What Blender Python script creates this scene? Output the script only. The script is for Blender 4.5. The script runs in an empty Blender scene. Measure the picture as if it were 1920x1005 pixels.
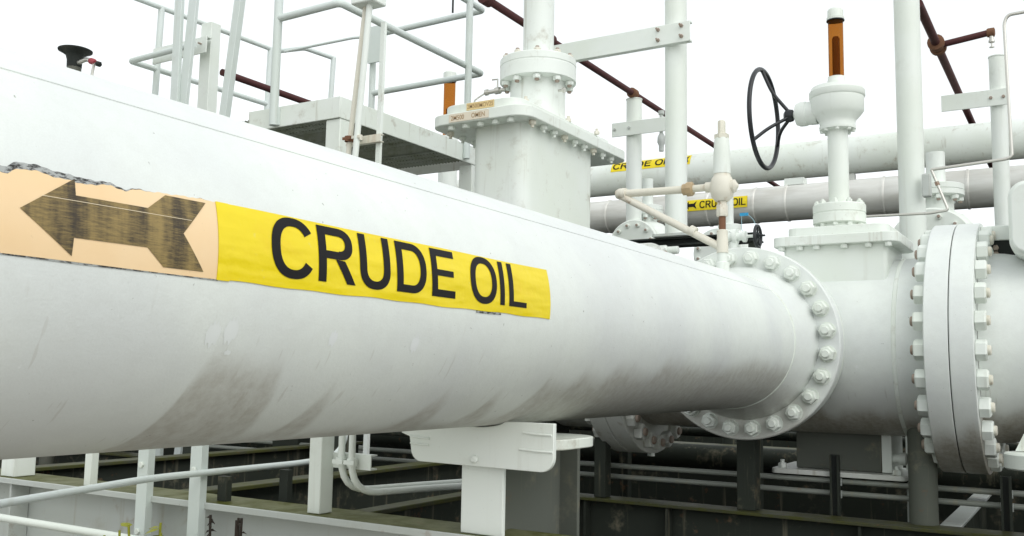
import bpy, bmesh, math, random
from mathutils import Vector, Matrix, Quaternion
random.seed(7)
R = math.radians
SC = bpy.context.scene
COL = SC.collection

# ------------------------------------------------------------------ camera, sky, sun, exposure
cam_d = bpy.data.cameras.new('camera')
cam_d.sensor_width = 36.0
cam_d.lens = 33.43
cam_d.clip_start = 0.05
cam_d.clip_end = 800
cam = bpy.data.objects.new('camera', cam_d); COL.objects.link(cam)
yaw, pit, rol = R(31.33), R(6.287), R(1.006)
fw = Vector((-math.sin(yaw)*math.cos(pit), math.cos(yaw)*math.cos(pit), math.sin(pit)))
r0 = Vector((math.cos(yaw), math.sin(yaw), 0)); u0 = r0.cross(fw)
rt = r0*math.cos(rol)+u0*math.sin(rol); up = u0*math.cos(rol)-r0*math.sin(rol)
M = Matrix((rt, up, -fw)).transposed().to_4x4(); M.translation = Vector((0, 0, 1.5))
cam.matrix_world = M
SC.camera = cam

SUN_EL, SUN_AZ = R(44), R(118)          # azimuth measured clockwise from +Y
world = bpy.data.worlds.new('World'); SC.world = world; world.use_nodes = True
wn = world.node_tree; wn.nodes.clear()
sky = wn.nodes.new('ShaderNodeTexSky'); sky.sky_type = 'NISHITA'; sky.sun_disc = False
sky.sun_elevation = SUN_EL; sky.sun_rotation = SUN_AZ
sky.air_density = 1.0; sky.dust_density = 1.2; sky.ozone_density = 1.0; sky.altitude = 0
hs = wn.nodes.new('ShaderNodeHueSaturation'); hs.inputs['Saturation'].default_value = 0.16; hs.inputs['Hue'].default_value = 0.47
bg = wn.nodes.new('ShaderNodeBackground'); bg.inputs['Strength'].default_value = 0.15
wo = wn.nodes.new('ShaderNodeOutputWorld')
cl = wn.nodes.new('ShaderNodeMix'); cl.data_type = 'RGBA'; cl.inputs[0].default_value = 0.55      # even cloud layer over the clear sky
cl.inputs[7].default_value = (4.45, 4.6, 4.6, 1)
wn.links.new(sky.outputs[0], hs.inputs['Color']); wn.links.new(hs.outputs[0], cl.inputs[6]); wn.links.new(cl.outputs[2], bg.inputs[0]); wn.links.new(bg.outputs[0], wo.inputs[0])
sun_d = bpy.data.lights.new('sun', 'SUN'); sun_d.energy = 0.5; sun_d.angle = R(60); sun_d.color = (1.0, 0.97, 0.93)
sun = bpy.data.objects.new('sun', sun_d); COL.objects.link(sun)
sd = Vector((math.sin(SUN_AZ)*math.cos(SUN_EL), math.cos(SUN_AZ)*math.cos(SUN_EL), math.sin(SUN_EL)))
sun.rotation_euler = (-sd).to_track_quat('-Z', 'Y').to_euler()
sun.location = (0, -5, 12)
SC.view_settings.view_transform = 'Standard'; SC.view_settings.look = 'None'
SC.view_settings.exposure = 0.76; SC.view_settings.gamma = 1.0; SC.view_settings.use_curve_mapping = False
SC.render.engine = 'CYCLES'
SC.cycles.use_denoising = True
SC.cycles.max_bounces = 6; SC.cycles.diffuse_bounces = 3; SC.cycles.transmission_bounces = 6

# ------------------------------------------------------------------ materials
def new_mat(name):
    m = bpy.data.materials.new(name); m.use_nodes = True
    nt = m.node_tree; return m, nt, nt.nodes['Principled BSDF']
def nd(nt, t, **kw):
    n = nt.nodes.new(t)
    for k, v in kw.items(): setattr(n, k, v)
    return n
def lk(nt, a, b): nt.links.new(a, b)
def mth(nt, op, a, b=None, c=None, clamp=False):
    n = nt.nodes.new('ShaderNodeMath'); n.operation = op; n.use_clamp = clamp
    for i, v in enumerate((a, b, c)):
        if v is None: continue
        if isinstance(v, (int, float)): n.inputs[i].default_value = v
        else: nt.links.new(v, n.inputs[i])
    return n.outputs[0]
def noise(nt, vec, scale, detail=3, rough=0.55, sc3=None):
    n = nt.nodes.new('ShaderNodeTexNoise'); n.inputs['Scale'].default_value = scale
    n.inputs['Detail'].default_value = detail; n.inputs['Roughness'].default_value = rough
    if sc3:
        mp = nt.nodes.new('ShaderNodeMapping'); mp.inputs['Scale'].default_value = sc3
        nt.links.new(vec, mp.inputs[0]); vec = mp.outputs[0]
    nt.links.new(vec, n.inputs['Vector']); return n.outputs[0]
def ramp(nt, fac, a, b):
    n = nt.nodes.new('ShaderNodeMapRange'); n.interpolation_type = 'SMOOTHSTEP'
    n.inputs[1].default_value = a; n.inputs[2].default_value = b
    nt.links.new(fac, n.inputs[0]); return n.outputs[0]
def mix(nt, fac, a, b):
    n = nt.nodes.new('ShaderNodeMix'); n.data_type = 'RGBA'
    for i, v in ((0, fac), (6, a), (7, b)):
        if isinstance(v, (int, float)): n.inputs[i].default_value = v
        elif isinstance(v, tuple): n.inputs[i].default_value = (*v, 1)
        else: nt.links.new(v, n.inputs[i])
    return n.outputs[2]
def bump(nt, bsdf, h, strength=0.1, dist=0.002):
    b = nt.nodes.new('ShaderNodeBump'); b.inputs['Strength'].default_value = strength; b.inputs['Distance'].default_value = dist
    nt.links.new(h, b.inputs['Height']); nt.links.new(b.outputs[0], bsdf.inputs['Normal'])
def pos(nt): return nt.nodes.new('ShaderNodeNewGeometry').outputs['Position']

def painted(name, col, dirt=(0.33, 0.30, 0.21), dirt_amt=0.35, streak=0.3, rough=0.45, speck=0.3, rust=0.0, moss=0.0):
    """coat of paint with weathering: slow tint drift, run-down streaks, specks, rust or moss blotches"""
    m, nt, b = new_mat(name); p = pos(nt)
    c = mix(nt, ramp(nt, noise(nt, p, 1.7, 3), .35, .7), col, tuple(x*f for x, f in zip(col, (.93, .94, .90))))
    c = mix(nt, mth(nt, 'MULTIPLY', ramp(nt, noise(nt, p, 7, 5, .65), .55, .78), dirt_amt), c, dirt)
    if streak:
        s = noise(nt, p, 1.0, 4, .6, (22, 22, 1.3))
        c = mix(nt, mth(nt, 'MULTIPLY', ramp(nt, s, .58, .74), streak), c, dirt)
    if speck:
        c = mix(nt, mth(nt, 'MULTIPLY', ramp(nt, noise(nt, p, 90, 2), .70, .78), speck), c, (0.20, 0.17, 0.12))
    if rust:
        rr = ramp(nt, noise(nt, p, 14, 6, .7), .60, .70)
        c = mix(nt, mth(nt, 'MULTIPLY', rr, rust), c, (0.22, 0.085, 0.03))
    if moss:
        mm = ramp(nt, noise(nt, p, 9, 6, .7), .38, .62)
        c = mix(nt, mth(nt, 'MULTIPLY', mm, moss), c, (0.075, 0.08, 0.012))
    lk(nt, c, b.inputs['Base Color'])
    r = mth(nt, 'MULTIPLY_ADD', noise(nt, p, 12, 4), .25, rough-.12)
    lk(nt, r, b.inputs['Roughness'])
    bump(nt, b, noise(nt, p, 260, 2), .12, .001)
    return m

WHITE = (0.785, 0.83, 0.785)
M_white = painted('white_paint', WHITE, rust=.12, dirt_amt=.5, streak=.38)
M_clean = painted('white_paint_clean', WHITE, dirt_amt=.15, streak=.12, speck=.12)
M_touch = painted('chalky_touch_up', (0.80, 0.83, 0.84), dirt=(.62, .63, .62), dirt_amt=.8, streak=0, speck=.1, rough=.7)
M_grimy = painted('white_paint_grimy', (0.68, 0.70, 0.66), dirt_amt=.6, streak=.55, speck=.4)
M_rail = painted('rail_paint', (0.66, 0.72, 0.70), dirt_amt=.2, streak=.15, speck=.2)
M_steel = painted('skid_paint', (0.50, 0.53, 0.51), dirt_amt=.5, streak=.45, speck=.4, rust=.25)
M_flangetop = painted('mossy_steel', (0.17, 0.175, 0.09), dirt=(.10, .09, .04), dirt_amt=.7, streak=0, speck=.5, rust=.2, moss=.95)
M_mossshade = painted('mossy_shaded_steel', (0.07, 0.073, 0.05), dirt=(.05, .045, .02), dirt_amt=.7, streak=0, speck=.5, rust=.3, moss=.6)  # mossy steel again, darkened to carry the shade inside the skid
M_shadegrey = painted('shade_darkened_grey', (0.040, 0.046, 0.038), dirt_amt=.6, streak=.4, rust=.3)  # near-black so the shade under the pipes sits in the colour
M_condshade = painted('dirty_shaded_conduit', (0.27, 0.29, 0.26), dirt_amt=.7, streak=.5, rust=.4)  # dirt over a grey lowered for the shade under the header
M_propshade = painted('shaded_prop_grey', (0.13, 0.14, 0.12), dirt_amt=.6, streak=.4, rust=.2)  # grey with shade mixed in, for column web, pedestal and prop
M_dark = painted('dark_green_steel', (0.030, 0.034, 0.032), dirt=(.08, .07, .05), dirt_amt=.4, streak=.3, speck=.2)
M_black = painted('black_enamel', (0.012, 0.014, 0.017), dirt=(.06, .06, .06), dirt_amt=.25, streak=.1, speck=0, rough=.35)
M_rustpipe = painted('maroon_primer', (0.095, 0.040, 0.040), dirt=(.045, .025, .022), dirt_amt=.6, streak=.3, rough=.6, rust=.35)
M_oldpaint = painted('yellowed_paint', (0.72, 0.695, 0.60), dirt=(.42, .29, .16), dirt_amt=.6, streak=.45, rust=.55)
M_union = painted('stained_union', (0.48, 0.36, 0.22), dirt=(.2, .1, .05), dirt_amt=.7, streak=.3, rust=.5)
M_rust = painted('rusty_steel', (0.20, 0.105, 0.065), dirt=(.07, .03, .02), dirt_amt=.7, streak=.3, rough=.75, rust=.6)
M_studrust = painted('rusted_stud', (0.36, 0.29, 0.24), dirt=(.16, .08, .05), dirt_amt=.6, streak=0, rough=.7, rust=.45)
M_vent = painted('weathered_vent', (0.10, 0.105, 0.085), dirt=(.16, .08, .04), dirt_amt=.8, streak=.5, rough=.6, rust=.7)
M_red = painted('red_enamel', (0.33, 0.045, 0.06), dirt=(.1, .03, .03), dirt_amt=.4, streak=.2)
M_grate = painted('galvanised_grating', (0.26, 0.28, 0.24), dirt=(.10, .10, .05), dirt_amt=.7, streak=0, rough=.6, moss=.35)
M_ground = painted('shade_dark_gravel', (0.016, 0.016, 0.014), dirt=(.03, .028, .02), dirt_amt=.6, streak=0, speck=.6, rough=.8)  # gravel taken almost to black for the shade beneath the skid
M_pier = painted('weathered_concrete', (0.16, 0.155, 0.14), dirt=(.06, .06, .04), dirt_amt=.6, streak=.4, rough=.85)
M_backdrop = painted('backdrop_dark', (0.016, 0.018, 0.017), dirt=(.03, .028, .02), dirt_amt=.5, streak=.5)  # very dark tone for the added backdrop behind the skid
M_tubing = new_mat('stainless_tubing')[0]
_b = M_tubing.node_tree.nodes['Principled BSDF']; _b.inputs['Base Color'].default_value = (.62, .61, .56, 1); _b.inputs['Metallic'].default_value = .85; _b.inputs['Roughness'].default_value = .35
M_leaf = painted('weed_leaf', (0.30, 0.31, 0.02), dirt=(.12, .10, .01), dirt_amt=.8, streak=0, speck=.3, rough=.55)
M_deadleaf = painted('dry_seed_stalk', (0.03, 0.022, 0.015), streak=0, speck=0, rough=.8)
M_blue = painted('blue_tag', (0.02, 0.30, 0.55), dirt_amt=0, streak=0, speck=0)
M_cord = painted('pale_blue_cord', (0.35, 0.55, 0.62), dirt_amt=0, streak=0, speck=0)
M_tagpaper = painted('faded_orange_tag', (0.78, 0.60, 0.30), dirt=(.7, .65, .5), dirt_amt=.7, streak=0, speck=.2)
M_tagpale = painted('bleached_tag', (0.78, 0.70, 0.58), dirt=(.75, .75, .70), dirt_amt=.8, streak=0, speck=.2)
M_tagink = painted('faded_tag_ink', (0.42, 0.27, 0.13), dirt=(.6, .5, .35), dirt_amt=.6, streak=0, speck=0)
M_ink = painted('black_print', (0.010, 0.009, 0.010), dirt=(.03, .027, .024), dirt_amt=.2, streak=0, speck=0, rough=.5)
M_ink.node_tree.nodes['Principled BSDF'].inputs['Specular IOR Level'].default_value = .2
M_scratch = painted('pale_scratch', (0.85, 0.72, 0.52), dirt_amt=0, streak=0, speck=0)

for m_ in (M_shadegrey, M_mossshade, M_flangetop, M_ground, M_backdrop, M_propshade, M_dark, M_grate, M_pier, M_rust, M_rustpipe): m_.node_tree.nodes['Principled BSDF'].inputs['Specular IOR Level'].default_value = .08
def mat_pipe(name='white_paint_main_pipe', ax='y', gr=1.0):
    m, nt, b = new_mat(name); p = pos(nt)
    sx = nt.nodes.new('ShaderNodeSeparateXYZ'); lk(nt, p, sx.inputs[0])
    if ax in ('y', 'x0'): th = mth(nt, 'ARCTAN2', mth(nt, 'SUBTRACT', sx.outputs[2], 1.662), mth(nt, 'ADD', sx.outputs[0], 1.42))
    else: th = mth(nt, 'ARCTAN2', mth(nt, 'SUBTRACT', sx.outputs[2], 1.657), mth(nt, 'MULTIPLY_ADD', sx.outputs[1], -1.0, 5.0))
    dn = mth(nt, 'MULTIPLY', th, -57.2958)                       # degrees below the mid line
    cv = nt.nodes.new('ShaderNodeCombineXYZ'); lk(nt, sx.outputs[1 if ax == 'y' else 0], cv.inputs[0]); lk(nt, mth(nt, 'MULTIPLY', th, .05), cv.inputs[1])
    v = cv.outputs[0]
    c = mix(nt, ramp(nt, noise(nt, p, 2.2, 3), .35, .7), WHITE, (.70, .735, .72))
    # run-off grime: drip curtains that hang round the belly of the pipe
    wob = mth(nt, 'MULTIPLY', mth(nt, 'SUBTRACT', noise(nt, v, 14, 4, .65), .5), 22)
    if ax == 'y':
        # each drip curtain has its own place along the pipe (metres) and height on the belly (degrees)
        cr = nt.nodes.new('ShaderNodeValToRGB'); el = cr.color_ramp.elements
        runs = [(0, 74), (.972, 72), (.99, 40), (1.004, 22), (1.17, 25), (1.195, 40), (1.215, 62), (1.285, 60), (1.318, 31), (1.345, 42), (1.372, 64), (1.52, 58), (1.56, 64), (1.64, 60), (1.705, 35), (1.735, 44), (1.765, 62), (1.88, 60), (1.915, 35), (1.95, 46), (1.99, 60), (2.06, 57), (2.11, 30), (2.24, 33), (2.29, 25), (2.42, 31), (2.48, 21), (2.75, 27), (2.82, 16), (3.4, 20), (3.7, 12), (4.25, 18)]
        while len(el) < len(runs): el.new(.5)
        for e, (yy, hh) in zip(el, runs): e.position = yy/4.4; e.color = (hh/90,)*3+(1,)
        lk(nt, mth(nt, 'MULTIPLY', sx.outputs[1], 1/4.4), cr.inputs[0])
        h0 = mth(nt, 'MULTIPLY', cr.outputs[0], 90)
    else:
        h0 = mth(nt, 'MULTIPLY_ADD', noise(nt, v, 3.5, 2), 80, 0)
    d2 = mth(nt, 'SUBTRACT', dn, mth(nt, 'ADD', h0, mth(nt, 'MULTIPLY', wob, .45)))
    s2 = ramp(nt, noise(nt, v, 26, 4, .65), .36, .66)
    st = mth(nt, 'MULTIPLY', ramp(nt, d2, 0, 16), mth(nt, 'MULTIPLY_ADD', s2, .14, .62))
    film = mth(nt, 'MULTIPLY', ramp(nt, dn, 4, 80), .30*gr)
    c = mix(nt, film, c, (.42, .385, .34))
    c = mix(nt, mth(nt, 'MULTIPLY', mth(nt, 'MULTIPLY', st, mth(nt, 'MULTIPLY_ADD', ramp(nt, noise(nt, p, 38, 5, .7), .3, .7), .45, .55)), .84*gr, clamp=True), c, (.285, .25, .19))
    # a few long thin runs
    fr = mth(nt, 'MULTIPLY', ramp(nt, noise(nt, v, 60, 2), .66, .72), ramp(nt, mth(nt, 'ADD', dn, wob), -5, 40))
    c = mix(nt, mth(nt, 'MULTIPLY', fr, .22), c, (.30, .26, .19))
    # roller-mark mottling and grain of the coat, then scuffs and chalky touch-up patches
    c = mix(nt, mth(nt, 'MULTIPLY', ramp(nt, noise(nt, p, 340, 2), .35, .65), .07), c, (.45, .46, .43))
    c = mix(nt, mth(nt, 'MULTIPLY', ramp(nt, noise(nt, p, 32, 4, .6), .40, .68), .10), c, (.55, .56, .52))
    c = mix(nt, mth(nt, 'MULTIPLY', ramp(nt, noise(nt, p, 11, 5, .7), .66, .72), .5), c, (.83, .85, .85))
    c = mix(nt, mth(nt, 'MULTIPLY', ramp(nt, noise(nt, p, 75, 2), .735, .78), .55), c, (.12, .11, .08))
    lk(nt, c, b.inputs['Base Color'])
    lk(nt, mth(nt, 'MULTIPLY_ADD', noise(nt, p, 9, 4), .25, .32), b.inputs['Roughness'])
    c2 = ramp(nt, noise(nt, p, 26, 6, .75), .745, .77)
    h = mth(nt, 'ADD', mth(nt, 'ADD', noise(nt, p, 190, 2), mth(nt, 'MULTIPLY', noise(nt, p, 24, 3), 2.2)), mth(nt, 'MULTIPLY', c2, -1.5))
    bump(nt, b, h, .24, .0014)
    return m
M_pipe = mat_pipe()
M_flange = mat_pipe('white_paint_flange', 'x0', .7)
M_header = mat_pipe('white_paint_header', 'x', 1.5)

def mat_label():
    m, nt, b = new_mat('yellow_vinyl'); p = pos(nt)
    w = noise(nt, p, 1.0, 4, .6, (14, 6, 14))
    c = mix(nt, ramp(nt, w, .5, .8), (.84, .665, .003), (.80, .58, .002))
    c = mix(nt, mth(nt, 'MULTIPLY', ramp(nt, noise(nt, p, 60, 3), .66, .75), .35), c, (.75, .66, .20))
    lk(nt, c, b.inputs['Base Color']); b.inputs['Roughness'].default_value = .38
    h = mth(nt, 'ADD', mth(nt, 'MULTIPLY', noise(nt, p, 1.0, 2, .45, (4, 5, 22)), 2.4), mth(nt, 'MULTIPLY', noise(nt, p, 40, 2), .35))
    bump(nt, b, h, .5, .006)
    return m
M_label = mat_label()
def mat_peach():
    m, nt, b = new_mat('bleached_vinyl'); p = pos(nt)
    c = mix(nt, ramp(nt, noise(nt, p, 5, 4), .35, .7), (.88, .66, .40), (.84, .60, .33))
    c = mix(nt, mth(nt, 'MULTIPLY', ramp(nt, noise(nt, p, 120, 2), .70, .78), .2), c, (.5, .36, .2))
    lk(nt, c, b.inputs['Base Color']); b.inputs['Roughness'].default_value = .6
    bump(nt, b, noise(nt, p, 18, 3), .25, .003); return m
M_peach = mat_peach()
def mat_arrow():
    m, nt, b = new_mat('worn_arrow_print'); p = pos(nt)
    band = noise(nt, p, 1.0, 3, .6, (1, 38, 5)); fine = noise(nt, p, 1.0, 4, .8, (4, 45, 480))
    mixd = mth(nt, 'ADD', mth(nt, 'MULTIPLY', band, .75), mth(nt, 'MULTIPLY', fine, .7))
    c = mix(nt, ramp(nt, mixd, .50, .92), (.035, .026, .016), (.30, .215, .075))
    lk(nt, c, b.inputs['Base Color']); b.inputs['Roughness'].default_value = .55; return m
M_arrow = mat_arrow()
def mat_residue_shadow():
    m, nt, b = new_mat('adhesive_residue'); p = pos(nt)  # residue colour, also paints the thin shadow along the label's lower edge
    f = ramp(nt, noise(nt, p, 1.0, 5, .75, (120, 55, 170)), .42, .56)
    lk(nt, mix(nt, f, (.03, .029, .028), (.40, .42, .41)), b.inputs['Base Color']); b.inputs['Roughness'].default_value = .8; return m
M_residue_shadow = mat_residue_shadow()
def mat_clad():
    m, nt, b = new_mat('aluminium_cladding'); p = pos(nt)
    c = mix(nt, ramp(nt, noise(nt, p, 1.0, 4, .6, (1.5, 8, 8)), .3, .7), (.80, .80, .76), (.62, .61, .56))
    lk(nt, c, b.inputs['Base Color']); b.inputs['Metallic'].default_value = .2; b.inputs['Roughness'].default_value = .42
    bump(nt, b, noise(nt, p, 14, 2), .2, .004); return m
M_clad = mat_clad()
def mat_amber():
    m, nt, b = new_mat('amber_plastic'); p = pos(nt)
    lk(nt, mix(nt, noise(nt, p, 9, 2), (.47, .185, .03), (.36, .115, .02)), b.inputs['Base Color'])
    b.inputs['Roughness'].default_value = .15; b.inputs['Transmission Weight'].default_value = .92; b.inputs['IOR'].default_value = 1.08
    return m
M_amber = mat_amber()

# ------------------------------------------------------------------ mesh helpers
def frame(d):
    d = Vector(d).normalized()
    a = Vector((0, 0, 1)) if abs(d.z) < .9 else Vector((1, 0, 0))
    u = d.cross(a).normalized(); return d, u, d.cross(u)
class MB:
    def __init__(s): s.v = []; s.f = []; s.m = []; s.cur = 0
    def add(s, vs, fs):
        o = len(s.v); s.v += [Vector(v) for v in vs]
        for f in fs: s.f.append([i+o for i in f]); s.m.append(s.cur)
        return s
    def box(s, x0, x1, y0, y1, z0, z1):
        return s.add([(x, y, z) for z in (z0, z1) for y in (y0, y1) for x in (x0, x1)],
                     [(0, 2, 3, 1), (4, 5, 7, 6), (0, 1, 5, 4), (1, 3, 7, 5), (3, 2, 6, 7), (2, 0, 4, 6)])
    def cyl(s, p0, p1, r, r1=None, n=24, caps=True):
        return s.lathe(p0, Vector(p1)-Vector(p0), [(r, 0), (r if r1 is None else r1, (Vector(p1)-Vector(p0)).length)], n, caps)
    def lathe(s, o, axis, prof, n=32, caps=True, closed=False):
        d, u, w = frame(axis); o = Vector(o); vs = []; fs = []
        for r, h in prof:
            for k in range(n):
                a = 2*math.pi*k/n; vs.append(o+d*h+(u*math.cos(a)+w*math.sin(a))*r)
        L = len(prof)
        for i in range(L if closed else L-1):
            j = (i+1) % L
            for k in range(n):
                q = (k+1) % n; fs.append((i*n+k, j*n+k, j*n+q, i*n+q))
        if caps and not closed:
            fs.append(tuple(range(n))); fs.append(tuple((L-1)*n+k for k in reversed(range(n))))
        return s.add(vs, fs)
    def hexn(s, p, axis, r, h):
        return s.lathe(p, axis, [(r*.9, 0), (r, h*.06), (r, h*.86), (r*.86, h)], 6)
    def bar(s, p0, p1, wx, wy=None, ref=None):
        """rectangular bar between two points"""
        p0 = Vector(p0); p1 = Vector(p1); wy = wx if wy is None else wy
        d = (p1-p0).normalized(); rf = Vector(ref) if ref else (Vector((1, 0, 0)) if abs(d.x) < .9 else Vector((0, 1, 0)))
        u = (rf-d*rf.dot(d)).normalized(); w = d.cross(u)
        vs = [p+u*sx*wx/2+w*sy*wy/2 for p in (p0, p1) for sx, sy in ((-1, -1), (1, -1), (1, 1), (-1, 1))]
        return s.add(vs, [(0, 1, 2, 3), (7, 6, 5, 4), (0, 4, 5, 1), (1, 5, 6, 2), (2, 6, 7, 3), (3, 7, 4, 0)])
    def tube(s, pts, r, n=12, bend=0.0, steps=6):
        pts = [Vector(p) for p in pts]; path = [pts[0]]
        for i in range(1, len(pts)-1):
            if bend > 0:
                a = (pts[i-1]-pts[i]); b = (pts[i+1]-pts[i]); t = min(bend, a.length*.49, b.length*.49)
                A = pts[i]+a.normalized()*t; B = pts[i]+b.normalized()*t
                for k in range(steps+1):
                    q = k/steps; path.append(A*(1-q)**2+pts[i]*2*q*(1-q)+B*q*q)
            else: path.append(pts[i])
        path.append(pts[-1])
        d, u, w = frame(path[1]-path[0]); vs = []; fs = []
        for i, p in enumerate(path):
            if i == 0: t = path[1]-path[0]
            elif i == len(path)-1: t = path[-1]-path[-2]
            else: t = (path[i+1]-path[i]).normalized()+(path[i]-path[i-1]).normalized()
            t.normalize(); u = (u-t*u.dot(t)).normalized(); w = t.cross(u)
            k2 = 1.0
            if 0 < i < len(path)-1 and bend == 0:
                k2 = 1/max(.5, t.dot((path[i]-path[i-1]).normalized()))
            for k in range(n):
                a = 2*math.pi*k/n; vs.append(p+(u*math.cos(a)+w*math.sin(a))*r)
        L = len(path)
        for i in range(L-1):
            for k in range(n):
                q = (k+1) % n; fs.append((i*n+k, i*n+q, (i+1)*n+q, (i+1)*n+k))
        fs.append(tuple(reversed(range(n)))); fs.append(tuple((L-1)*n+k for k in range(n)))
        return s.add(vs, fs)
    def prism(s, poly, ax, a0, a1):
        """poly in the two other axes (cyclic order x:(y,z) y:(x,z) z:(x,y))"""
        def P(q, t): return {'x': (t, q[0], q[1]), 'y': (q[0], t, q[1]), 'z': (q[0], q[1], t)}[ax]
        n = len(poly); vs = [P(q, a0) for q in poly]+[P(q, a1) for q in poly]
        return s.add(vs, [tuple(range(n)), tuple(range(2*n-1, n-1, -1))]+[(i, i+n, (i+1) % n+n, (i+1) % n) for i in range(n)])
    def build(s, name, mat, parent=None, smooth=38, bevel=0.0, origin=None, weld=False):
        lo = Vector([min(v[i] for v in s.v) for i in range(3)]); hi = Vector([max(v[i] for v in s.v) for i in range(3)])
        og = Vector(origin) if origin is not None else ((lo+hi)/2 if parent else Vector(((lo.x+hi.x)/2, (lo.y+hi.y)/2, lo.z)))
        me = bpy.data.meshes.new(name)
        me.from_pydata([tuple(v-og) for v in s.v], [], s.f)
        mats = mat if isinstance(mat, (list, tuple)) else [mat]
        for m in mats: me.materials.append(m)
        if len(mats) > 1: me.polygons.foreach_set('material_index', s.m)
        bm = bmesh.new(); bm.from_mesh(me)
        bmesh.ops.recalc_face_normals(bm, faces=bm.faces); bm.to_mesh(me); bm.free()
        if smooth:
            me.polygons.foreach_set('use_smooth', [True]*len(me.polygons)); me.set_sharp_from_angle(angle=R(smooth))
        o = bpy.data.objects.new(name, me); COL.objects.link(o)
        WL[o.name] = og
        if parent is not None:
            o.parent = parent; o.location = og-WL[parent.name]
        else: o.location = og
        if bevel:
            md = o.modifiers.new('edge', 'BEVEL'); md.width = bevel; md.segments = 2; md.limit_method = 'ANGLE'; md.angle_limit = R(50)
        return o
WL = {}
def tag(o, label, cat, group=None, kind=None):
    if kind == 'structure': o['kind'] = kind; return o
    o['label'] = label; o['category'] = cat
    if group: o['group'] = group
    if kind: o['kind'] = kind
    return o
def thing(name, label, cat, loc, group=None):
    o = bpy.data.objects.new(name, None); o.empty_display_size = .1; COL.objects.link(o)
    o.location = loc; WL[o.name] = Vector(loc); return tag(o, label, cat, group)
def place(src, parent, loc, rot=None):
    """copy of one part sharing its mesh, at a world position under parent"""
    c = src.copy(); COL.objects.link(c); c.parent = parent; c.location = Vector(loc)-WL[parent.name]
    if rot is not None: c.rotation_euler = rot
    WL[c.name] = Vector(loc); return c
def rrect(x0, x1, y0, y1, r, n=6):
    pts = []
    for cx, cy, a0 in ((x1-r, y1-r, 0), (x0+r, y1-r, 90), (x0+r, y0+r, 180), (x1-r, y0+r, 270)):
        for k in range(n+1):
            a = R(a0+90*k/n); pts.append((cx+r*math.cos(a), cy+r*math.sin(a)))
    return pts
def nuts(parent, name, centre, axis, bc, n, off, mats, rad, h, stud, out, washer=True):
    """ring of stud-and-nut parts on a flange face; axis is '+x','-x','-y','-z','+z'"""
    sg = 1 if axis[0] == '+' else -1; ax = 'xyz'.index(axis[1]); d = Vector((0, 0, 0)); d[ax] = sg
    first = None; c = Vector(centre)
    for k in range(n):
        a = 2*math.pi*k/n+R(off)
        q = [0, 0, 0]; oth = [i for i in range(3) if i != ax]; q[oth[0]] = bc*math.cos(a); q[oth[1]] = bc*math.sin(a)
        p = c+Vector(q); rot = [0, 0, 0]; rot[ax] = random.uniform(0, 6.28)
        if first is None:
            mb = MB()
            if washer: mb.lathe(p, d, [(rad*1.14, 0), (rad*1.14, .004)], 18)
            mb.hexn(p+d*(.004 if washer else 0), d, rad, h); mb.cur = 1
            mb.lathe(p+d*h, d, [(stud, -.01), (stud, out*.7), (stud*.8, out)], 14)
            first = mb.build(name, mats, parent, smooth=30, origin=p); first.rotation_euler = rot
        else: place(first, parent, p, rot)

def text_mesh(s, bold=0.0, squeeze=1.0):
    """outline lettering as flat triangles, normalised to a 0..1 box"""
    cu = bpy.data.curves.new('lettering', 'FONT'); cu.body = s; cu.offset = bold; cu.resolution_u = 8
    ob = bpy.data.objects.new('lettering_src', cu); COL.objects.link(ob)
    bpy.context.view_layer.update()
    me = bpy.data.meshes.new_from_object(ob.evaluated_get(bpy.context.evaluated_depsgraph_get()))
    bpy.data.objects.remove(ob); bpy.data.curves.remove(cu)
    xs = [v.co.x for v in me.vertices]; ys = [v.co.y for v in me.vertices]
    x0, x1, y0, y1 = min(xs), max(xs), min(ys), max(ys)
    bm = bmesh.new(); bm.from_mesh(me); bpy.data.meshes.remove(me)
    for v in bm.verts: v.co.x = (v.co.x-x0)/(x1-x0); v.co.y = (v.co.y-y0)/(y1-y0); v.co.z = 0
    for k in range(1, 14):
        bmesh.ops.bisect_plane(bm, geom=bm.verts[:]+bm.edges[:]+bm.faces[:], plane_co=(0, k/14, 0), plane_no=(0, 1, 0))
    vs = [v.co.copy() for v in bm.verts]
    for i, v in enumerate(bm.verts): v.index = i
    fs = [[v.index for v in f.verts] for f in bm.faces]; bm.free()
    return vs, fs
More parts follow.
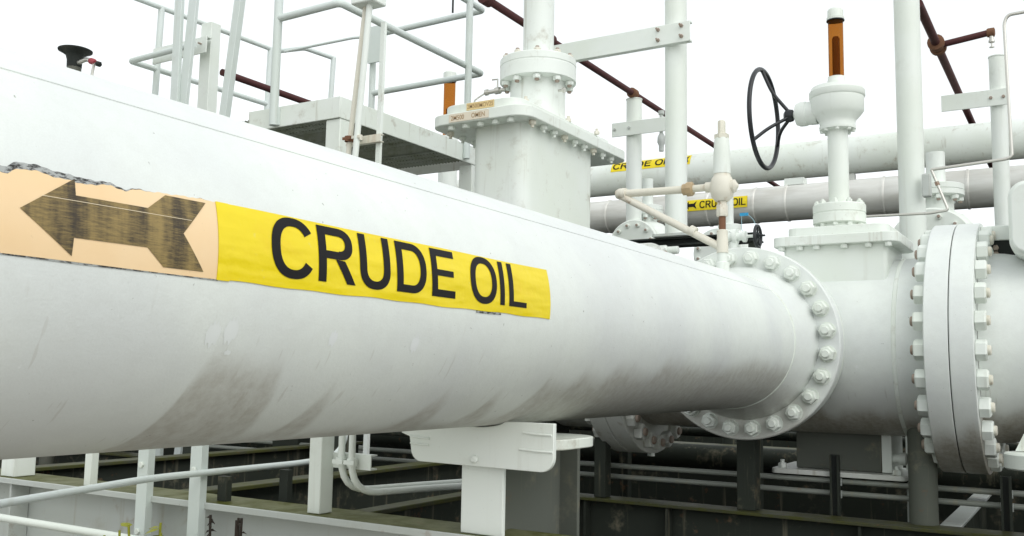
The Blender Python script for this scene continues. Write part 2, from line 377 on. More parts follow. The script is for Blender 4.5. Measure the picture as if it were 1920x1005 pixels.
def glyphs(s, boxes, ts):
    """grotesque capitals drawn from bars and rings; boxes give each letter's (u0, u1); v runs 0..1"""
    bm = bmesh.new(); TH = .152
    def q(*p): bm.faces.new([bm.verts.new((x, y, 0)) for x, y in p])
    def bar(x0, x1, y0, y1): q((x0, y0), (x1, y0), (x1, y1), (x0, y1))
    def se(a, rx, ry, e=.86):
        c, n = math.cos(R(a)), math.sin(R(a)); return math.copysign(abs(c)**e, c)*rx, math.copysign(abs(n)**e, n)*ry
    def ring(cx, cy, rx, ry, a0, a1, n=40):
        for i in range(n):
            a, b = a0+(a1-a0)*i/n, a0+(a1-a0)*(i+1)/n; P = []
            for an, kx, ky in ((a, rx, ry), (b, rx, ry), (b, rx-ts, ry-TH), (a, rx-ts, ry-TH)):
                x, y = se(an, kx, ky); P.append((cx+x, cy+y))
            q(*P)
    for ch, (u0, u1) in zip(s, boxes):
        w = u1-u0
        if ch == 'O': ring(u0+w/2, .5, w/2, .525, 0, 360, 72)
        elif ch == 'C': ring(u0+w*.52, .5, w*.52, .525, 33, 327, 64)
        elif ch == 'I': bar(u0, u1, 0, 1)
        elif ch == 'L': bar(u0, u0+ts, TH*.8, 1); bar(u0, u1, 0, TH*.8)
        elif ch == 'E':
            bar(u0, u0+ts, 0, 1)
            for y0 in (0, .5-.42*TH, 1-TH): bar(u0+ts, u1-(.06*w if .2 < y0 < .7 else 0), y0, y0+TH*(.86 if .2 < y0 < .7 else 1))
        elif ch == 'U':
            bar(u0, u0+ts, .36, 1); bar(u1-ts, u1, .36, 1); ring(u0+w/2, .36, w/2, .385, 180, 360)
        elif ch == 'D':
            bar(u0, u0+ts, 0, 1); bar(u0+ts, u0+w*.5, 0, TH); bar(u0+ts, u0+w*.5, 1-TH, 1); ring(u0+w*.5, .5, w*.5, .5, -90, 90)
        elif ch == 'R':
            bar(u0, u0+ts, 0, 1); bar(u0+ts, u0+w*.55, 1-TH, 1); bar(u0+ts, u0+w*.55, .42, .42+TH*.92); ring(u0+w*.55, .71, w*.40, .29, -90, 90)
            q((u0+w*.46, .419), (u1-ts*1.02, 0), (u1+ts*.12, 0), (u0+w*.72, .405))
    for k in range(1, 14):
        bmesh.ops.bisect_plane(bm, geom=bm.verts[:]+bm.edges[:]+bm.faces[:], plane_co=(0, k/14, 0), plane_no=(0, 1, 0))
    for i, v in enumerate(bm.verts): v.index = i
    vs = [v.co.copy() for v in bm.verts]; fs = [[v.index for v in f_.verts] for f_ in bm.faces]; bm.free()
    return vs, fs
MAINBOX = [(1.090, 1.187), (1.199, 1.292), (1.306, 1.393), (1.413, 1.507), (1.525, 1.606), (1.664, 1.768), (1.781, 1.800), (1.819, 1.896)]
def wrap_glyphs(ax, c, r, u0, u1, a0, a1):
    k = (u1-u0)/(1.896-1.090); bx = [(u0+(a-1.090)*k, u0+(b-1.090)*k) for a, b in MAINBOX]
    f = on_cyl(ax, c, r); out = []
    for ch, b in zip('CRUDEOIL', bx):
        vs, fs = glyphs(ch, [b], .0196*k)
        out.append(MB().add([f(v.x, a0+(a1-a0)*v.y) for v in vs], fs))
    return out
def on_cyl(ax, c, r):
    """map (u along the axis, degrees round the pipe) to a point"""
    if ax == 'y': return lambda u, a: (c[0]+r*math.cos(R(a)), u, c[1]+r*math.sin(R(a)))
    return lambda u, a: (u, c[0]-r*math.cos(R(a)), c[1]+r*math.sin(R(a)))
def wrap_sheet(ax, c, r, us, lo, hi, na=18):
    """sheet on a pipe: lo(u), hi(u) give its edges in degrees"""
    f = on_cyl(ax, c, r); vs = []; fs = []
    for u in us:
        for k in range(na+1): vs.append(f(u, lo(u)+(hi(u)-lo(u))*k/na))
    for i in range(len(us)-1):
        for k in range(na):
            a = i*(na+1)+k; fs.append((a, a+na+1, a+na+2, a+1))
    return MB().add(vs, fs)
def lin(a, b, n): return [a+(b-a)*i/n for i in range(n+1)]
def wbeam(name, label, p0, p1, top, depth, width, mats, parent=None, tf=.016, tw=.011, horiz='x'):
    """wide-flange beam running along x or y with its top at z=top; returns thing with flanges and web"""
    t = thing(name, label, 'beam', ((p0[0]+p1[0])/2, (p0[1]+p1[1])/2, top-depth)) if parent is None else parent
    if horiz == 'x':
        x0, x1, y = p0[0], p1[0], p0[1]
        MB().box(x0, x1, y-width/2, y+width/2, top-tf, top).build('top_flange', mats[0], t, bevel=.003)
        MB().box(x0, x1, y-width/2, y+width/2, top-depth, top-depth+tf).build('bottom_flange', mats[1], t, bevel=.003)
        MB().box(x0, x1, y-tw/2, y+tw/2, top-depth+tf, top-tf).build('web', mats[1], t)
    else:
        y0, y1, x = p0[1], p1[1], p0[0]
        MB().box(x-width/2, x+width/2, y0, y1, top-tf, top).build('top_flange', mats[0], t, bevel=.003)
        MB().box(x-width/2, x+width/2, y0, y1, top-depth, top-depth+tf).build('bottom_flange', mats[1], t, bevel=.003)
        MB().box(x-tw/2, x+tw/2, y0, y1, top-depth+tf, top-tf).build('web', mats[1], t)
    return t

# ------------------------------------------------------------------ ground
g = MB(); N = 24; S = 300.0
vs = []
for j in range(N+1):
    for i in range(N+1):
        x = -S+2*S*i/N; y = -S+2*S*j/N
        vs.append((x, y, 0))
g.add(vs, [(j*(N+1)+i, j*(N+1)+i+1, (j+1)*(N+1)+i+1, (j+1)*(N+1)+i) for j in range(N) for i in range(N)])
tag(g.build('ground', M_ground, smooth=0), '', '', kind='structure')

M_bounce = painted('pale_bounce', (0.43, 0.41, 0.37), dirt=(.22, .20, .17), dirt_amt=.5, streak=0, speck=.4, rough=.8)
tag(MB().box(-40, 30, -60, 1.5, -.2, .012).build('bounce_sheet', M_bounce, smooth=0), '', '', kind='structure')  # unseen pale ground added to bounce light onto the pipe's underside
# ------------------------------------------------------------------ main pipe
PX, PZ, PR = -1.42, 1.662, .305
main = thing('crude_oil_pipe', 'thick white foreground pipe with yellow CRUDE OIL label running to a bolted flange', 'pipe', (PX, 1.0, PZ-PR))
prof = [(PR, 0.0)]+[(PR, .25*i) for i in range(1, 25)]+[(PR, 6.25)]
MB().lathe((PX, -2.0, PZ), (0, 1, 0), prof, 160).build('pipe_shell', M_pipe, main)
# lap seam: a slightly proud second skin over the crown of the pipe
f_in, f_out = on_cyl('y', (PX, PZ), PR-.002), on_cyl('y', (PX, PZ), PR+.0018)
us = lin(-2.0, 4.22, 60); vs = []; fs = []
angs = lin(47.0, 128.0, 40)
for u in us:
    w = .7*math.sin(u*.9)+.35*math.sin(u*3.1)
    vs += [f_in(u, angs[0]+w-.2)]+[f_out(u, a+w*(1-i/40)) for i, a in enumerate(angs)]+[f_in(u, angs[-1]+.2)]
nn = len(angs)+2
fs = [(i*nn+k, (i+1)*nn+k, (i+1)*nn+k+1, i*nn+k+1) for i in range(len(us)-1) for k in range(nn-1)]
MB().add(vs, fs).build('lap_sheet', M_pipe, main, smooth=50)
MB().lathe((PX, 4.235, PZ), (0, 1, 0), [(PR-.002, 0), (PR+.004, .004), (PR+.005, .009), (PR+.004, .014), (PR-.002, .018)], 96, caps=False).build('weld_bead', M_white, main)
fl = MB().lathe((PX, 4.25, PZ), (0, 1, 0), [(PR, 0), (PR+.006, .03), (.352, .145), (.360, .17), (.362, .188), (.452, .190), (.457, .195), (.457, .255), (.453, .260), (.40, .262)], 128).build('flange', M_flange, main)
nuts(fl, 'stud_nut', (PX, 4.44, PZ), '-y', .404, 24, 7.5, [M_white, M_clean], .0345, .036, .019, .020)
# yellow marker label and its lettering
us = lin(.981, 2.012, 60)
lab = wrap_sheet('y', (PX, PZ), PR+.0016, us, lambda u: -5.8-.12*math.sin(u*17)-(.15*math.sin(u*41)), lambda u: 16.75+.10*math.sin(u*13)).build('marker_label', M_label, main, smooth=60)
lab['label'] = 'yellow label with black CRUDE OIL lettering'
for gl in wrap_glyphs('y', (PX, PZ), PR+.0026, 1.090, 1.896, -2.4, 15.9): gl.build('letter', M_ink, lab, smooth=60)
wrap_sheet('y', (PX, PZ), PR+.0024, lin(.981, 1.006, 3), lambda u: -5.9, lambda u: 16.8).build('folded_edge', M_label, lab, smooth=60)
wrap_sheet('y', (PX, PZ), PR+.0009, lin(1.69, 1.79, 6), lambda u: -6.6-.2*math.sin(u*30), lambda u: -5).build('old_label_sliver', M_residue_shadow, lab, smooth=60)
for u0, u1, a0, a1 in ((.985, 1.012, -26, -17), (1.018, 1.045, -25, -15.5), (1.033, 1.046, -28, -26), (1.255, 1.275, -24, -17.5), (1.49, 1.515, -25, -17)):
    w_ = u1-u0; wrap_sheet('y', (PX, PZ), PR+.0005, lin(u0, u1, 14), lambda u: (a0+a1)/2-(a1-a0)/2*math.sqrt(max(.02, 1-((u-u0)/w_*2-1)**2))*(.8+.2*math.sin(u*700)), lambda u: (a0+a1)/2+(a1-a0)/2*math.sqrt(max(.02, 1-((u-u0)/w_*2-1)**2))*(.8+.2*math.sin(u*910)), 4).build('touch_up_patch', M_touch, main, smooth=60)
# bleached arrow label, torn along its top
rng = random.Random(3)
cuts = [(-.3, 15.2), (.50, 15.0), (.560, 14.5), (.615, 15.6), (.628, 15.4), (.640, 13.6), (.648, 13.0), (.655, 13.1), (.668, 14.7), (.69, 15.2), (.71, 14.6), (.73, 14.4), (.75, 14.2), (.775, 14.3), (.79, 15.3), (.80, 15.2), (.81, 14.6), (.822, 14.5), (.835, 15.4), (.86, 15.7), (.90, 16.2), (.94, 16.6), (.985, 16.7)]
def torn(u):
    for (a, x), (b, y) in zip(cuts, cuts[1:]):
        if a <= u <= b: return x+(y-x)*(u-a)/(b-a)+.10*math.sin(u*410)+.12*math.sin(u*173)
    return 16.7
us = sorted(set(lin(-.3, .60, 40)+lin(.60, .985, 120)))
arl = wrap_sheet('y', (PX, PZ), PR+.0014, us, lambda u: -5.65+.12*math.sin(u*12), torn).build('arrow_label', M_peach, main, smooth=60)
arl['label'] = 'sun-bleached peach label with worn brown arrow and torn top edge'
wrap_sheet('y', (PX, PZ), PR+.0008, us, lambda u: 12.5, lambda u: min(17.5, torn(u)+1.7*max(0, min(1, (.86-u)/.12)))+.15*math.sin(u*97)*math.sin(u*31)).build('adhesive_residue', M_residue_shadow, arl, smooth=60)
wrap_sheet('y', (PX, PZ), PR+.0010, us, lambda u: -6.02+.12*math.sin(u*12)+.10*math.sin(u*23), lambda u: -5.4+.12*math.sin(u*12), 2).build('edge_shadow', M_residue_shadow, arl, smooth=60)  # dark strip paints the thin shadow along the label's lower edge
f = on_cyl('y', (PX, PZ), PR+.0022)
apts = [(.669, 5.3), (.745, 15.0), (.745, 10.7), (.856, 10.9), (.888, 15.5), (.961, 15.6), (.916, 5.6), (.955, -4.1), (.884, -4.2), (.855, .4), (.743, .2), (.742, -4.3)]
bm = bmesh.new(); bv = [bm.verts.new((a, b/100, 0)) for a, b in apts]; bm.faces.new(bv)
bmesh.ops.triangulate(bm, faces=bm.faces[:])
for k in range(-4, 16): bmesh.ops.bisect_plane(bm, geom=bm.verts[:]+bm.edges[:]+bm.faces[:], plane_co=(0, k/100, 0), plane_no=(0, 1, 0))
for i, v in enumerate(bm.verts): v.index = i
mb = MB().add([f(v.co.x, v.co.y*100) for v in bm.verts], [[v.index for v in q.verts] for q in bm.faces]); bm.free()
mb.build('arrow', M_arrow, arl, smooth=60)
wrap_sheet('y', (PX, PZ), PR+.0029, lin(.697, .931, 12), lambda u: 9.10+.4*(u-.697)/.23, lambda u: 9.24+.4*(u-.697)/.23, 2).build('scratch', M_scratch, arl, smooth=60)

# ------------------------------------------------------------------ header with valves
HY, HZ, HR = 5.0, 1.657, .43
NBIG = 26
def hdisc(x0, x1, r=.587):
    s = 1 if x1 > x0 else -1
    return MB().lathe((x0, HY, HZ), (s, 0, 0), [(HR+.01, 0), (r-.004, 0), (r, .004), (r, abs(x1-x0)-.003), (r-.003, abs(x1-x0)), (HR, abs(x1-x0))], 128)
vb = thing('gate_valve', 'white gate valve with black handwheel and amber stem indicator', 'valve', (-1.06, 4.95, 1.04), 'gate valves on the header')
MB().lathe((-2.09, HY, HZ), (1, 0, 0), [(HR, 0), (HR, .3), (HR, .6), (HR, .9), (HR, 1.2), (HR, 1.33), (HR+.004, 1.345), (HR+.004, 1.36), (HR+.012, 1.46), (HR+.012, 1.475)], 128, caps=False).build('valve_body', M_header, vb)
noz = MB().lathe((PX, 4.514, PZ), (0, 1, 0), [(.40, 0), (.44, .0), (.447, .006), (.447, .07), (.43, .085), (.405, .12), (.40, .35)], 128).build('nozzle_flange', M_white, vb)
MB().lathe((-.772, HY, HZ), (1, 0, 0), [(HR-.002, 0), (HR+.005, .004), (HR+.007, .012), (HR+.005, .02), (HR-.002, .025)], 96, caps=False).build('weld_bead', M_white, vb)
lf = hdisc(-.615, -.517).build('flange', M_header, vb)
nuts(lf, 'stud_nut', (-.615, HY, HZ), '-x', .525, NBIG, 3, [M_clean, M_studrust], .046, .046, .022, .014, False)
l2 = hdisc(-2.09, -2.185).build('flange', M_grimy, vb)
nuts(l2, 'stud_nut', (-2.09, HY, HZ), '+x', .525, NBIG, 5, [M_grimy, M_studrust], .046, .046, .022, .014, False)
VX, VY = -1.06, 4.92
MB().prism(rrect(-1.285, -.80, 4.70, 5.14, .02), 'z', 1.95, 2.142).build('bonnet_box', M_clean, vb)
bp = MB().prism(rrect(-1.335, -.745, 4.66, 5.18, .06), 'z', 2.142, 2.190).build('bonnet_plate', M_white, vb, bevel=.004)
MB().prism(rrect(-1.275, -.80, 4.72, 5.12, .05), 'z', 2.190, 2.240).build('cover_plate', M_white, vb, bevel=.004)
for x in (-1.29, -1.20, -1.12, -.99, -.88, -.79):
    mb = MB().hexn((x, 4.685, 2.142), (0, 0, -1), .017, .02); mb.build('bolt', M_clean, bp)
MB().lathe((VX, VY, 2.24), (0, 0, 1), [(.105, 0), (.10, .03), (.10, .06)], 40).build('neck', M_clean, vb)
yf = MB().lathe((VX, VY, 2.272), (0, 0, 1), [(.12, 0), (.128, .004), (.128, .048), (.125, .051), (.125, .055), (.128, .058), (.128, .094), (.123, .1)], 48).build('yoke_flange', M_white, vb)
nuts(yf, 'stud_nut', (VX, VY, 2.272), '-z', .108, 10, 20, [M_clean, M_white], .015, .016, .008, .008, False)
nuts(yf, 'stud_nut', (VX, VY, 2.372), '+z', .108, 10, 20, [M_clean, M_white], .015, .014, .008, .008, False)
MB().cyl((VX, VY, 2.37), (VX, VY, 2.775), .050, n=32).build('yoke_tube', M_clean, vb)
MB().lathe((VX, VY, 2.76), (0, 0, 1), [(.06, 0), (.088, .002), (.09, .016), (.086, .03), (.092, .05), (.115, .075), (.13, .095), (.131, .165), (.134, .168), (.137, .172), (.137, .20), (.132, .206), (.125, .222), (.05, .236), (.045, .24)], 56).build('gearbox', M_clean, vb)
for k in range(8):
    a = k*math.pi/4+.2; MB().hexn((VX+.076*math.cos(a), VY+.076*math.sin(a), 2.762), (0, 0, -1), .011, .012).build('bolt', M_clean, vb)
MB().lathe((VX-.10, VY, 2.868), (-1, 0, 0), [(.062, 0), (.062, .03), (.060, .034), (.060, .052), (.064, .055), (.064, .085), (.055, .105), (.03, .112), (.018, .114), (.018, .13)], 36).build('input_shaft_housing', M_clean, vb)
hw = MB().lathe((VX-.22, VY, 2.868), (-1, 0, 0), [(.02, 0), (.030, .004), (.034, .02), (.032, .04), (.02, .05)], 24).build('handwheel', M_black, vb)
HXr, HRr = -1.437, .262
ring = MB(); n1, n2 = 64, 12; vs = []; fs = []
for i in range(n1):
    a = 2*math.pi*i/n1
    for k in range(n2):
        b = 2*math.pi*k/n2; rr = HRr+.0125*math.cos(b)
        vs.append((HXr+.0125*math.sin(b), VY+rr*math.cos(a), 2.868+rr*math.sin(a)))
fs = [(i*n2+k, ((i+1) % n1)*n2+k, ((i+1) % n1)*n2+(k+1) % n2, i*n2+(k+1) % n2) for i in range(n1) for k in range(n2)]
ring.add(vs, fs).build('rim', M_black, hw)
for a in (98, 218, 338):
    c, s_ = math.cos(R(a)), math.sin(R(a))
    MB().tube([(VX-.245, VY+.02*c, 2.868+.02*s_), (HXr+.05, VY+.13*c, 2.868+.13*s_), (HXr, VY+HRr*c, 2.868+HRr*s_)], .0095, 10, .05).build('spoke', M_black, hw)
MB().lathe((VX, VY, 2.99), (0, 0, 1), [(.046, 0), (.046, .03), (.043, .034), (.043, .05)], 32).build('indicator_base', M_clean, vb)
MB().lathe((VX, VY, 3.04), (0, 0, 1), [(.0375, 0), (.0375, .305)], 32).build('amber_tube', M_amber, vb)
MB().lathe((VX, VY, 3.03), (0, 0, 1), [(.0175, 0), (.0175, .215), (.012, .225)], 20).build('stem', M_rust, vb)
MB().lathe((VX, VY, 3.344), (0, 0, 1), [(.043, 0), (.044, .012), (.039, .014), (.039, .05), (.034, .058), (.01, .06)], 32).build('indicator_cap', [M_clean], vb)
MB().lathe((VX, VY, 3.338), (0, 0, 1), [(.0385, 0), (.045, .001), (.045, .0055), (.04, .006)], 32).build('cap_gasket', M_black, vb)
ped = MB().box(-1.315, -.90, 5.0, 5.28, 1.045, 1.30).build('pedestal', M_propshade, vb, bevel=.004)  # dark grey puts the shade on the pedestal face into its colour
MB().box(-.897, -.850, 4.985, 5.295, 1.046, 1.30).build('pedestal_flange', M_clean, vb, bevel=.003)
pp = MB().prism(rrect(-1.42, -.775, 4.90, 5.38, .03), 'z', 1.018, 1.043).build('base_plate', M_grimy, vb, bevel=.003)
for x, y in ((-1.37, 4.94), (-.82, 4.94), (-.82, 5.33), (-1.37, 5.33)):
    MB().hexn((x, y, 1.043), (0, 0, 1), .022, .025).cyl((x, y, 1.06), (x, y, 1.085), .011, n=12).build('anchor_bolt', M_white, pp)
MB().lathe((-.85, 5.02, 1.115), (1, 0, 0), [(.022, 0), (.022, .03), (.03, .03), (.03, .06), (.014, .07)], 16).build('drain_plug', M_clean, vb)

hp = thing('header_pipe', 'white transverse pipe leaving the right side beyond the big bolted flange pair', 'pipe', (1.2, HY, HZ-HR))
MB().lathe((-.415, HY, HZ), (1, 0, 0), [(HR+.015, 0), (HR+.008, .09), (HR, .13), (HR, 1), (HR, 2), (HR, 4.2)], 128).build('pipe_shell', M_header, hp)
rf = hdisc(-.513, -.417).build('flange', M_header, hp)
MB().lathe((-.5185, HY, HZ), (1, 0, 0), [(.575, 0), (.575, .007)], 96).build('gasket', M_dark, hp)
nuts(rf, 'stud_nut', (-.417, HY, HZ), '+x', .525, NBIG, 3, [M_clean, M_oldpaint], .046, .046, .022, .014, False)

# big valve behind the pipe
va = thing('gate_valve', 'tall white valve with broad bolted rectangular bonnet plate behind the foreground pipe', 'valve', (-2.9, HY, .85), 'gate valves on the header')
AX = -2.878
MB().lathe((-2.19, HY, HZ), (-1, 0, 0), [(HR, 0), (HR+.03, .1), (HR+.03, 1.3), (HR, 1.4)], 96).build('valve_body', M_grimy, va)
af = hdisc(-2.188, -2.285).build('flange', M_grimy, va)
nuts(af, 'stud_nut', (-2.285, HY, HZ), '-x', .525, NBIG, 5, [M_grimy, M_studrust], .046, .046, .022, .014, False)
MB().prism(rrect(-3.035, -2.66, 4.49, 5.37, .085, 8), 'z', 1.4, 2.912).build('bonnet_box', M_white, va)
ap = MB().prism(rrect(-3.245, -2.580, 4.355, 5.73, .11, 8), 'z', 2.908, 2.972).build('bonnet_plate', M_white, va, bevel=.005)
MB().prism(rrect(-3.17, -2.65, 4.378, 5.62, .10, 8), 'z', 2.972, 3.026).build('cover_plate', M_clean, va, bevel=.005)
for i in range(9):
    y = 4.50+i*.128
    for x in (-2.622, -3.18):
        MB().hexn((x, y, 2.908), (0, 0, -1), .021, .024).cyl((x, y, 2.886), (x, y, 2.868), .010, n=10).build('bolt', M_clean if i % 3 else M_oldpaint, ap)
for x in (-3.10, -3.0, -2.9, -2.8, -2.7):
    MB().hexn((x, 4.395, 2.908), (0, 0, -1), .021, .024).build('bolt', M_clean, ap)
for x, y in ((-2.68, 4.52), (-2.66, 5.0), (-2.64, 5.35), (-3.1, 4.5)):
    MB().hexn((x, y, 3.022), (0, 0, 1), .018, .022).cyl((x, y, 3.037), (x, y, 3.059), .010, n=10).build('bolt', M_oldpaint, ap)
AY = 5.0
MB().lathe((AX, AY, 3.01), (0, 0, 1), [(.22, 0), (.19, .035), (.172, .07), (.172, .27), (.18, .285)], 64).build('neck', M_white, va)
yf = MB().lathe((AX, AY, 3.29), (0, 0, 1), [(.22, 0), (.238, .004), (.238, .088), (.235, .091), (.235, .097), (.238, .10), (.238, .138), (.232, .144), (.10, .146)], 72).build('yoke_flange', M_white, va)
nuts(yf, 'stud_nut', (AX, AY, 3.29), '-z', .206, 10, 10, [M_clean, M_studrust], .026, .026, .014, .012, False)
nuts(yf, 'stud_nut', (AX, AY, 3.434), '+z', .206, 10, 10, [M_oldpaint, M_studrust], .022, .020, .012, .012, False)
MB().cyl((AX, AY, 3.43), (AX, AY, 4.9), .096, n=48).build('yoke_tube', M_white, va)
MB().lathe((AX, AY, 4.85), (0, 0, 1), [(.17, 0), (.17, .05), (.25, .1), (.26, .25), (.2, .32)], 40).build('gearbox', M_clean, va)
# two faded plastic tags on the edge of the plates
t1 = MB().box(-2.985, -2.80, 4.3740, 4.3765, 2.980, 3.022).build('tag_plate', M_tagpaper, va)
def flat_text(s, x0, x1, y, z0, z1, mat, par, bold=.01):
    vs, fs = text_mesh(s, bold); MB().add([(x0+(x1-x0)*v.x, y, z0+(z1-z0)*v.y) for v in vs], fs).build('lettering', mat, par, smooth=0)
flat_text('2M500MOV25', -2.98, -2.805, 4.3732, 2.988, 3.014, M_tagink, t1)
t2 = MB().box(-3.09, -2.82, 4.3510, 4.3535, 2.916, 2.964).build('tag_plate', M_tagpale, va)
flat_text('2M500', -3.075, -2.985, 4.3502, 2.926, 2.954, M_tagink, t2)
flat_text('OMEN', -2.935, -2.845, 4.3502, 2.926, 2.954, M_tagink, t2)
# needle valve and thin tube on the yoke flange
nv = MB().lathe((AX-.20, AY-.06, 3.27), (-1, 0, 0), [(.012, 0), (.012, .04), (.022, .04), (.022, .075), (.014, .08), (.014, .13), (.02, .13), (.02, .15), (.006, .16)], 14).build('needle_valve', M_tubing, va)
MB().tube([(AX-.26, AY-.06, 3.28), (AX-.26, AY-.06, 3.345), (AX-.30, AY-.06, 3.347)], .006, 8).build('lever', M_tubing, nv)
MB().tube([(AX-.35, AY-.06, 3.268), (AX-.42, AY-.08, 3.225), (AX-.27, AY-.30, 3.10), (AX-.24, AY-.40, 3.02)], .006, 8, .05).build('tube', M_tubing, nv)
mbq = MB().lathe((AX+.19, AY-.08, 3.20), (1, 0, 0), [(.008, 0), (.008, .03), (.016, .03), (.016, .045)], 10).build('grease_nipple', M_tubing, va)

hl = thing('header_pipe', 'white transverse pipe continuing left behind the foreground pipe', 'pipe', (-6, HY, HZ-.305))
MB().lathe((-3.69, HY, HZ), (-1, 0, 0), [(.40, 0), (.36, .12), (.305, .25), (.305, 6)], 64).build('pipe_shell', M_grimy, hl)
hf = hdisc(-3.6, -3.69).build('flange', M_grimy, hl)
nuts(hf, 'stud_nut', (-3.69, HY, HZ), '-x', .525, NBIG, 5, [M_grimy, M_studrust], .046, .046, .022, .014, False)

# ------------------------------------------------------------------ relief valve on the main pipe
pv = thing('relief_valve', 'small weathered cream relief valve on a riser with bent bypass pipe', 'valve', (-1.395, 4.1, 1.96))
RX, RY = -1.393, 4.10
MB().lathe((RX, RY, 1.955), (0, 0, 1), [(.030, 0), (.030, .05), (.022, .055), (.022, .10)], 24).build('riser_base', M_white, pv)
MB().lathe((RX, RY, 2.05), (0, 0, 1), [(.026, 0), (.026, .06), (.024, .065), (.024, .10), (.018, .105)], 24).build('tee', M_oldpaint, pv)
MB().cyl((RX, RY, 2.145), (RX, RY, 2.225), .0155, n=20).build('nipple', M_rust, pv)
MB().lathe((RX, RY, 2.215), (0, 0, 1), [(.024, 0), (.026, .003), (.026, .05), (.022, .055), (.022, .075)], 6).build('union_nut', M_oldpaint, pv)
bd = MB().lathe((RX, RY, 2.285), (0, 0, 1), [(.03, 0), (.048, .02), (.053, .045), (.053, .08), (.045, .105), (.038, .115), (.036, .13)], 28).build('valve_body', M_oldpaint, pv)
MB().lathe((RX+.04, RY, 2.35), (1, 0, 0), [(.03, 0), (.03, .02), (.02, .025), (.008, .035)], 16).build('side_plug', M_oldpaint, bd)
MB().lathe((RX, RY, 2.41), (0, 0, 1), [(.039, 0), (.037, .09), (.034, .155), (.030, .165)], 24).build('spring_bonnet', M_white, pv)
MB().lathe((RX, RY, 2.572), (0, 0, 1), [(.034, 0), (.034, .02), (.018, .025), (.018, .08), (.014, .085)], 6).build('cap', M_oldpaint, pv)
MB().lathe((RX-.045, RY, 2.354), (-1, 0, 0), [(.024, 0), (.024, .03), (.017, .035), (.017, .10)], 20).build('outlet', M_oldpaint, pv)
MB().lathe((RX-.135, RY, 2.354), (-1, 0, 0), [(.026, 0), (.034, .006), (.034, .03), (.027, .033), (.027, .05)], 8).build('union', M_union, pv)
MB().tube([(RX-.17, RY, 2.354), (-1.885, RY, 2.360)], .0185, 16).build('outlet_pipe', M_oldpaint, pv)
MB().lathe((-1.865, RY, 2.3595), (-1, 0, 0), [(.027, 0), (.028, .012), (.027, .035), (.02, .05), (.006, .056)], 20).build('elbow', M_oldpaint, pv)
MB().tube([(-1.895, RY, 2.352), (RX-.015, RY, 2.080)], .0175, 16).build('bypass_pipe', M_oldpaint, pv)
MB().lathe((-1.545, RY, 2.165), (.482, 0, -.28), [(.0235, 0), (.0235, .03)], 16).build('coupling', M_oldpaint, pv)

# small stop valve with a black wheel on the header crown
sv = thing('stop_valve', 'tiny white stop valve with black wheel and blue tag behind the big flange', 'valve', (-1.53, 4.72, 2.06))
MB().cyl((-1.55, 4.74, 2.0), (-1.55, 4.74, 2.19), .024, n=16).build('riser', M_clean, sv)
MB().lathe((-1.60, 4.74, 2.215), (1, 0, 0), [(.03, 0), (.038, .003), (.038, .02), (.024, .022), (.024, .05), (.04, .052), (.04, .068), (.02, .07), (.02, .10), (.03, .10), (.03, .115), (.008, .12), (.008, .175)], 20).build('valve_body', M_clean, sv)
vs = []; fs = []
sw = MB().lathe((-1.437, 4.74, 2.215), (1, 0, 0), [(.01, 0), (.014, .003), (.014, .02), (.006, .024), (.005, .05)], 14).build('handwheel', M_black, sv)
for i in range(28):
    a = 2*math.pi*i/28
    for k in range(8):
        b = 2*math.pi*k/8; rr = .055+.0075*math.cos(b)
        vs.append((-1.425+.0085*math.sin(b), 4.74+rr*math.cos(a), 2.212+rr*math.sin(a)))
MB().add(vs, [(i*8+k, ((i+1) % 28)*8+k, ((i+1) % 28)*8+(k+1) % 8, i*8+(k+1) % 8) for i in range(28) for k in range(8)]).build('rim', M_black, sw)
for a in range(5):
    MB().bar((-1.427, 4.74, 2.215), (-1.425, 4.74+.055*math.cos(a*1.257+.3), 2.212+.055*math.sin(a*1.257+.3)), .008).build('spoke', M_black, sw)
bt = MB().box(-1.51, -1.465, 4.715, 4.718, 2.318, 2.334).build('tag', M_blue, sv)
MB().tube([(-1.50, 4.716, 2.32), (-1.505, 4.73, 2.26), (-1.50, 4.74, 2.23)], .0015, 6).build('cord', M_cord, bt)
MB().tube([(-1.468, 4.716, 2.325), (-1.445, 4.73, 2.30), (-1.43, 4.74, 2.26)], .0015, 6).build('cord', M_cord, bt)

# ------------------------------------------------------------------ skid frame
q1 = wbeam('skid_beam', 'long mossy front skid beam along the bottom left under the foreground pipe', (-9, 2.26, 0), (1.5, 2.26, 0), 1.065, .52, .17, [M_flangetop, M_steel])
MB().box(-9, 1.5, 2.166, 2.1745, 1.046, 1.0665).build('flange_edge', M_steel, q1, bevel=.002)
for x in (-3.55, -.6, -6.5):
    MB().box(x-.006, x+.006, 2.178, 2.25, .57, 1.046).build('stiffener', M_steel, q1)
q2 = wbeam('skid_beam', 'dark mossy skid beam beneath the header at lower right', (-9, 4.76, 0), (3, 4.76, 0), .84, .42, .16, [M_mossshade, M_shadegrey])
for x in (-2.37, -1.9, -.95): MB().box(x-.006, x+.006, 4.69, 4.75, .45, .82).build('stiffener', M_shadegrey, q2)
wbeam('skid_beam', 'added dark backing beam half hidden behind the header supports', (-12, 6.6, 0), (5, 6.6, 0), 1.02, .5, .2, [M_mossshade, M_shadegrey])  # added as dark backing for the gaps under the pipes
wbeam('skid_beam', 'added backing beam set as a dark band under the pipes', (-16, 8.6, 0), (6, 8.6, 0), 1.12, .6, .2, [M_shadegrey, M_shadegrey])  # second added beam, dark fill low behind the pipes
wbeam('cross_beam', 'narrow cross beam leaving the front skid beam beside the square post', (-1.99, 2.35, 0), (-1.99, 3.25, 0), 1.058, .16, .07, [M_mossshade, M_shadegrey], horiz='y')
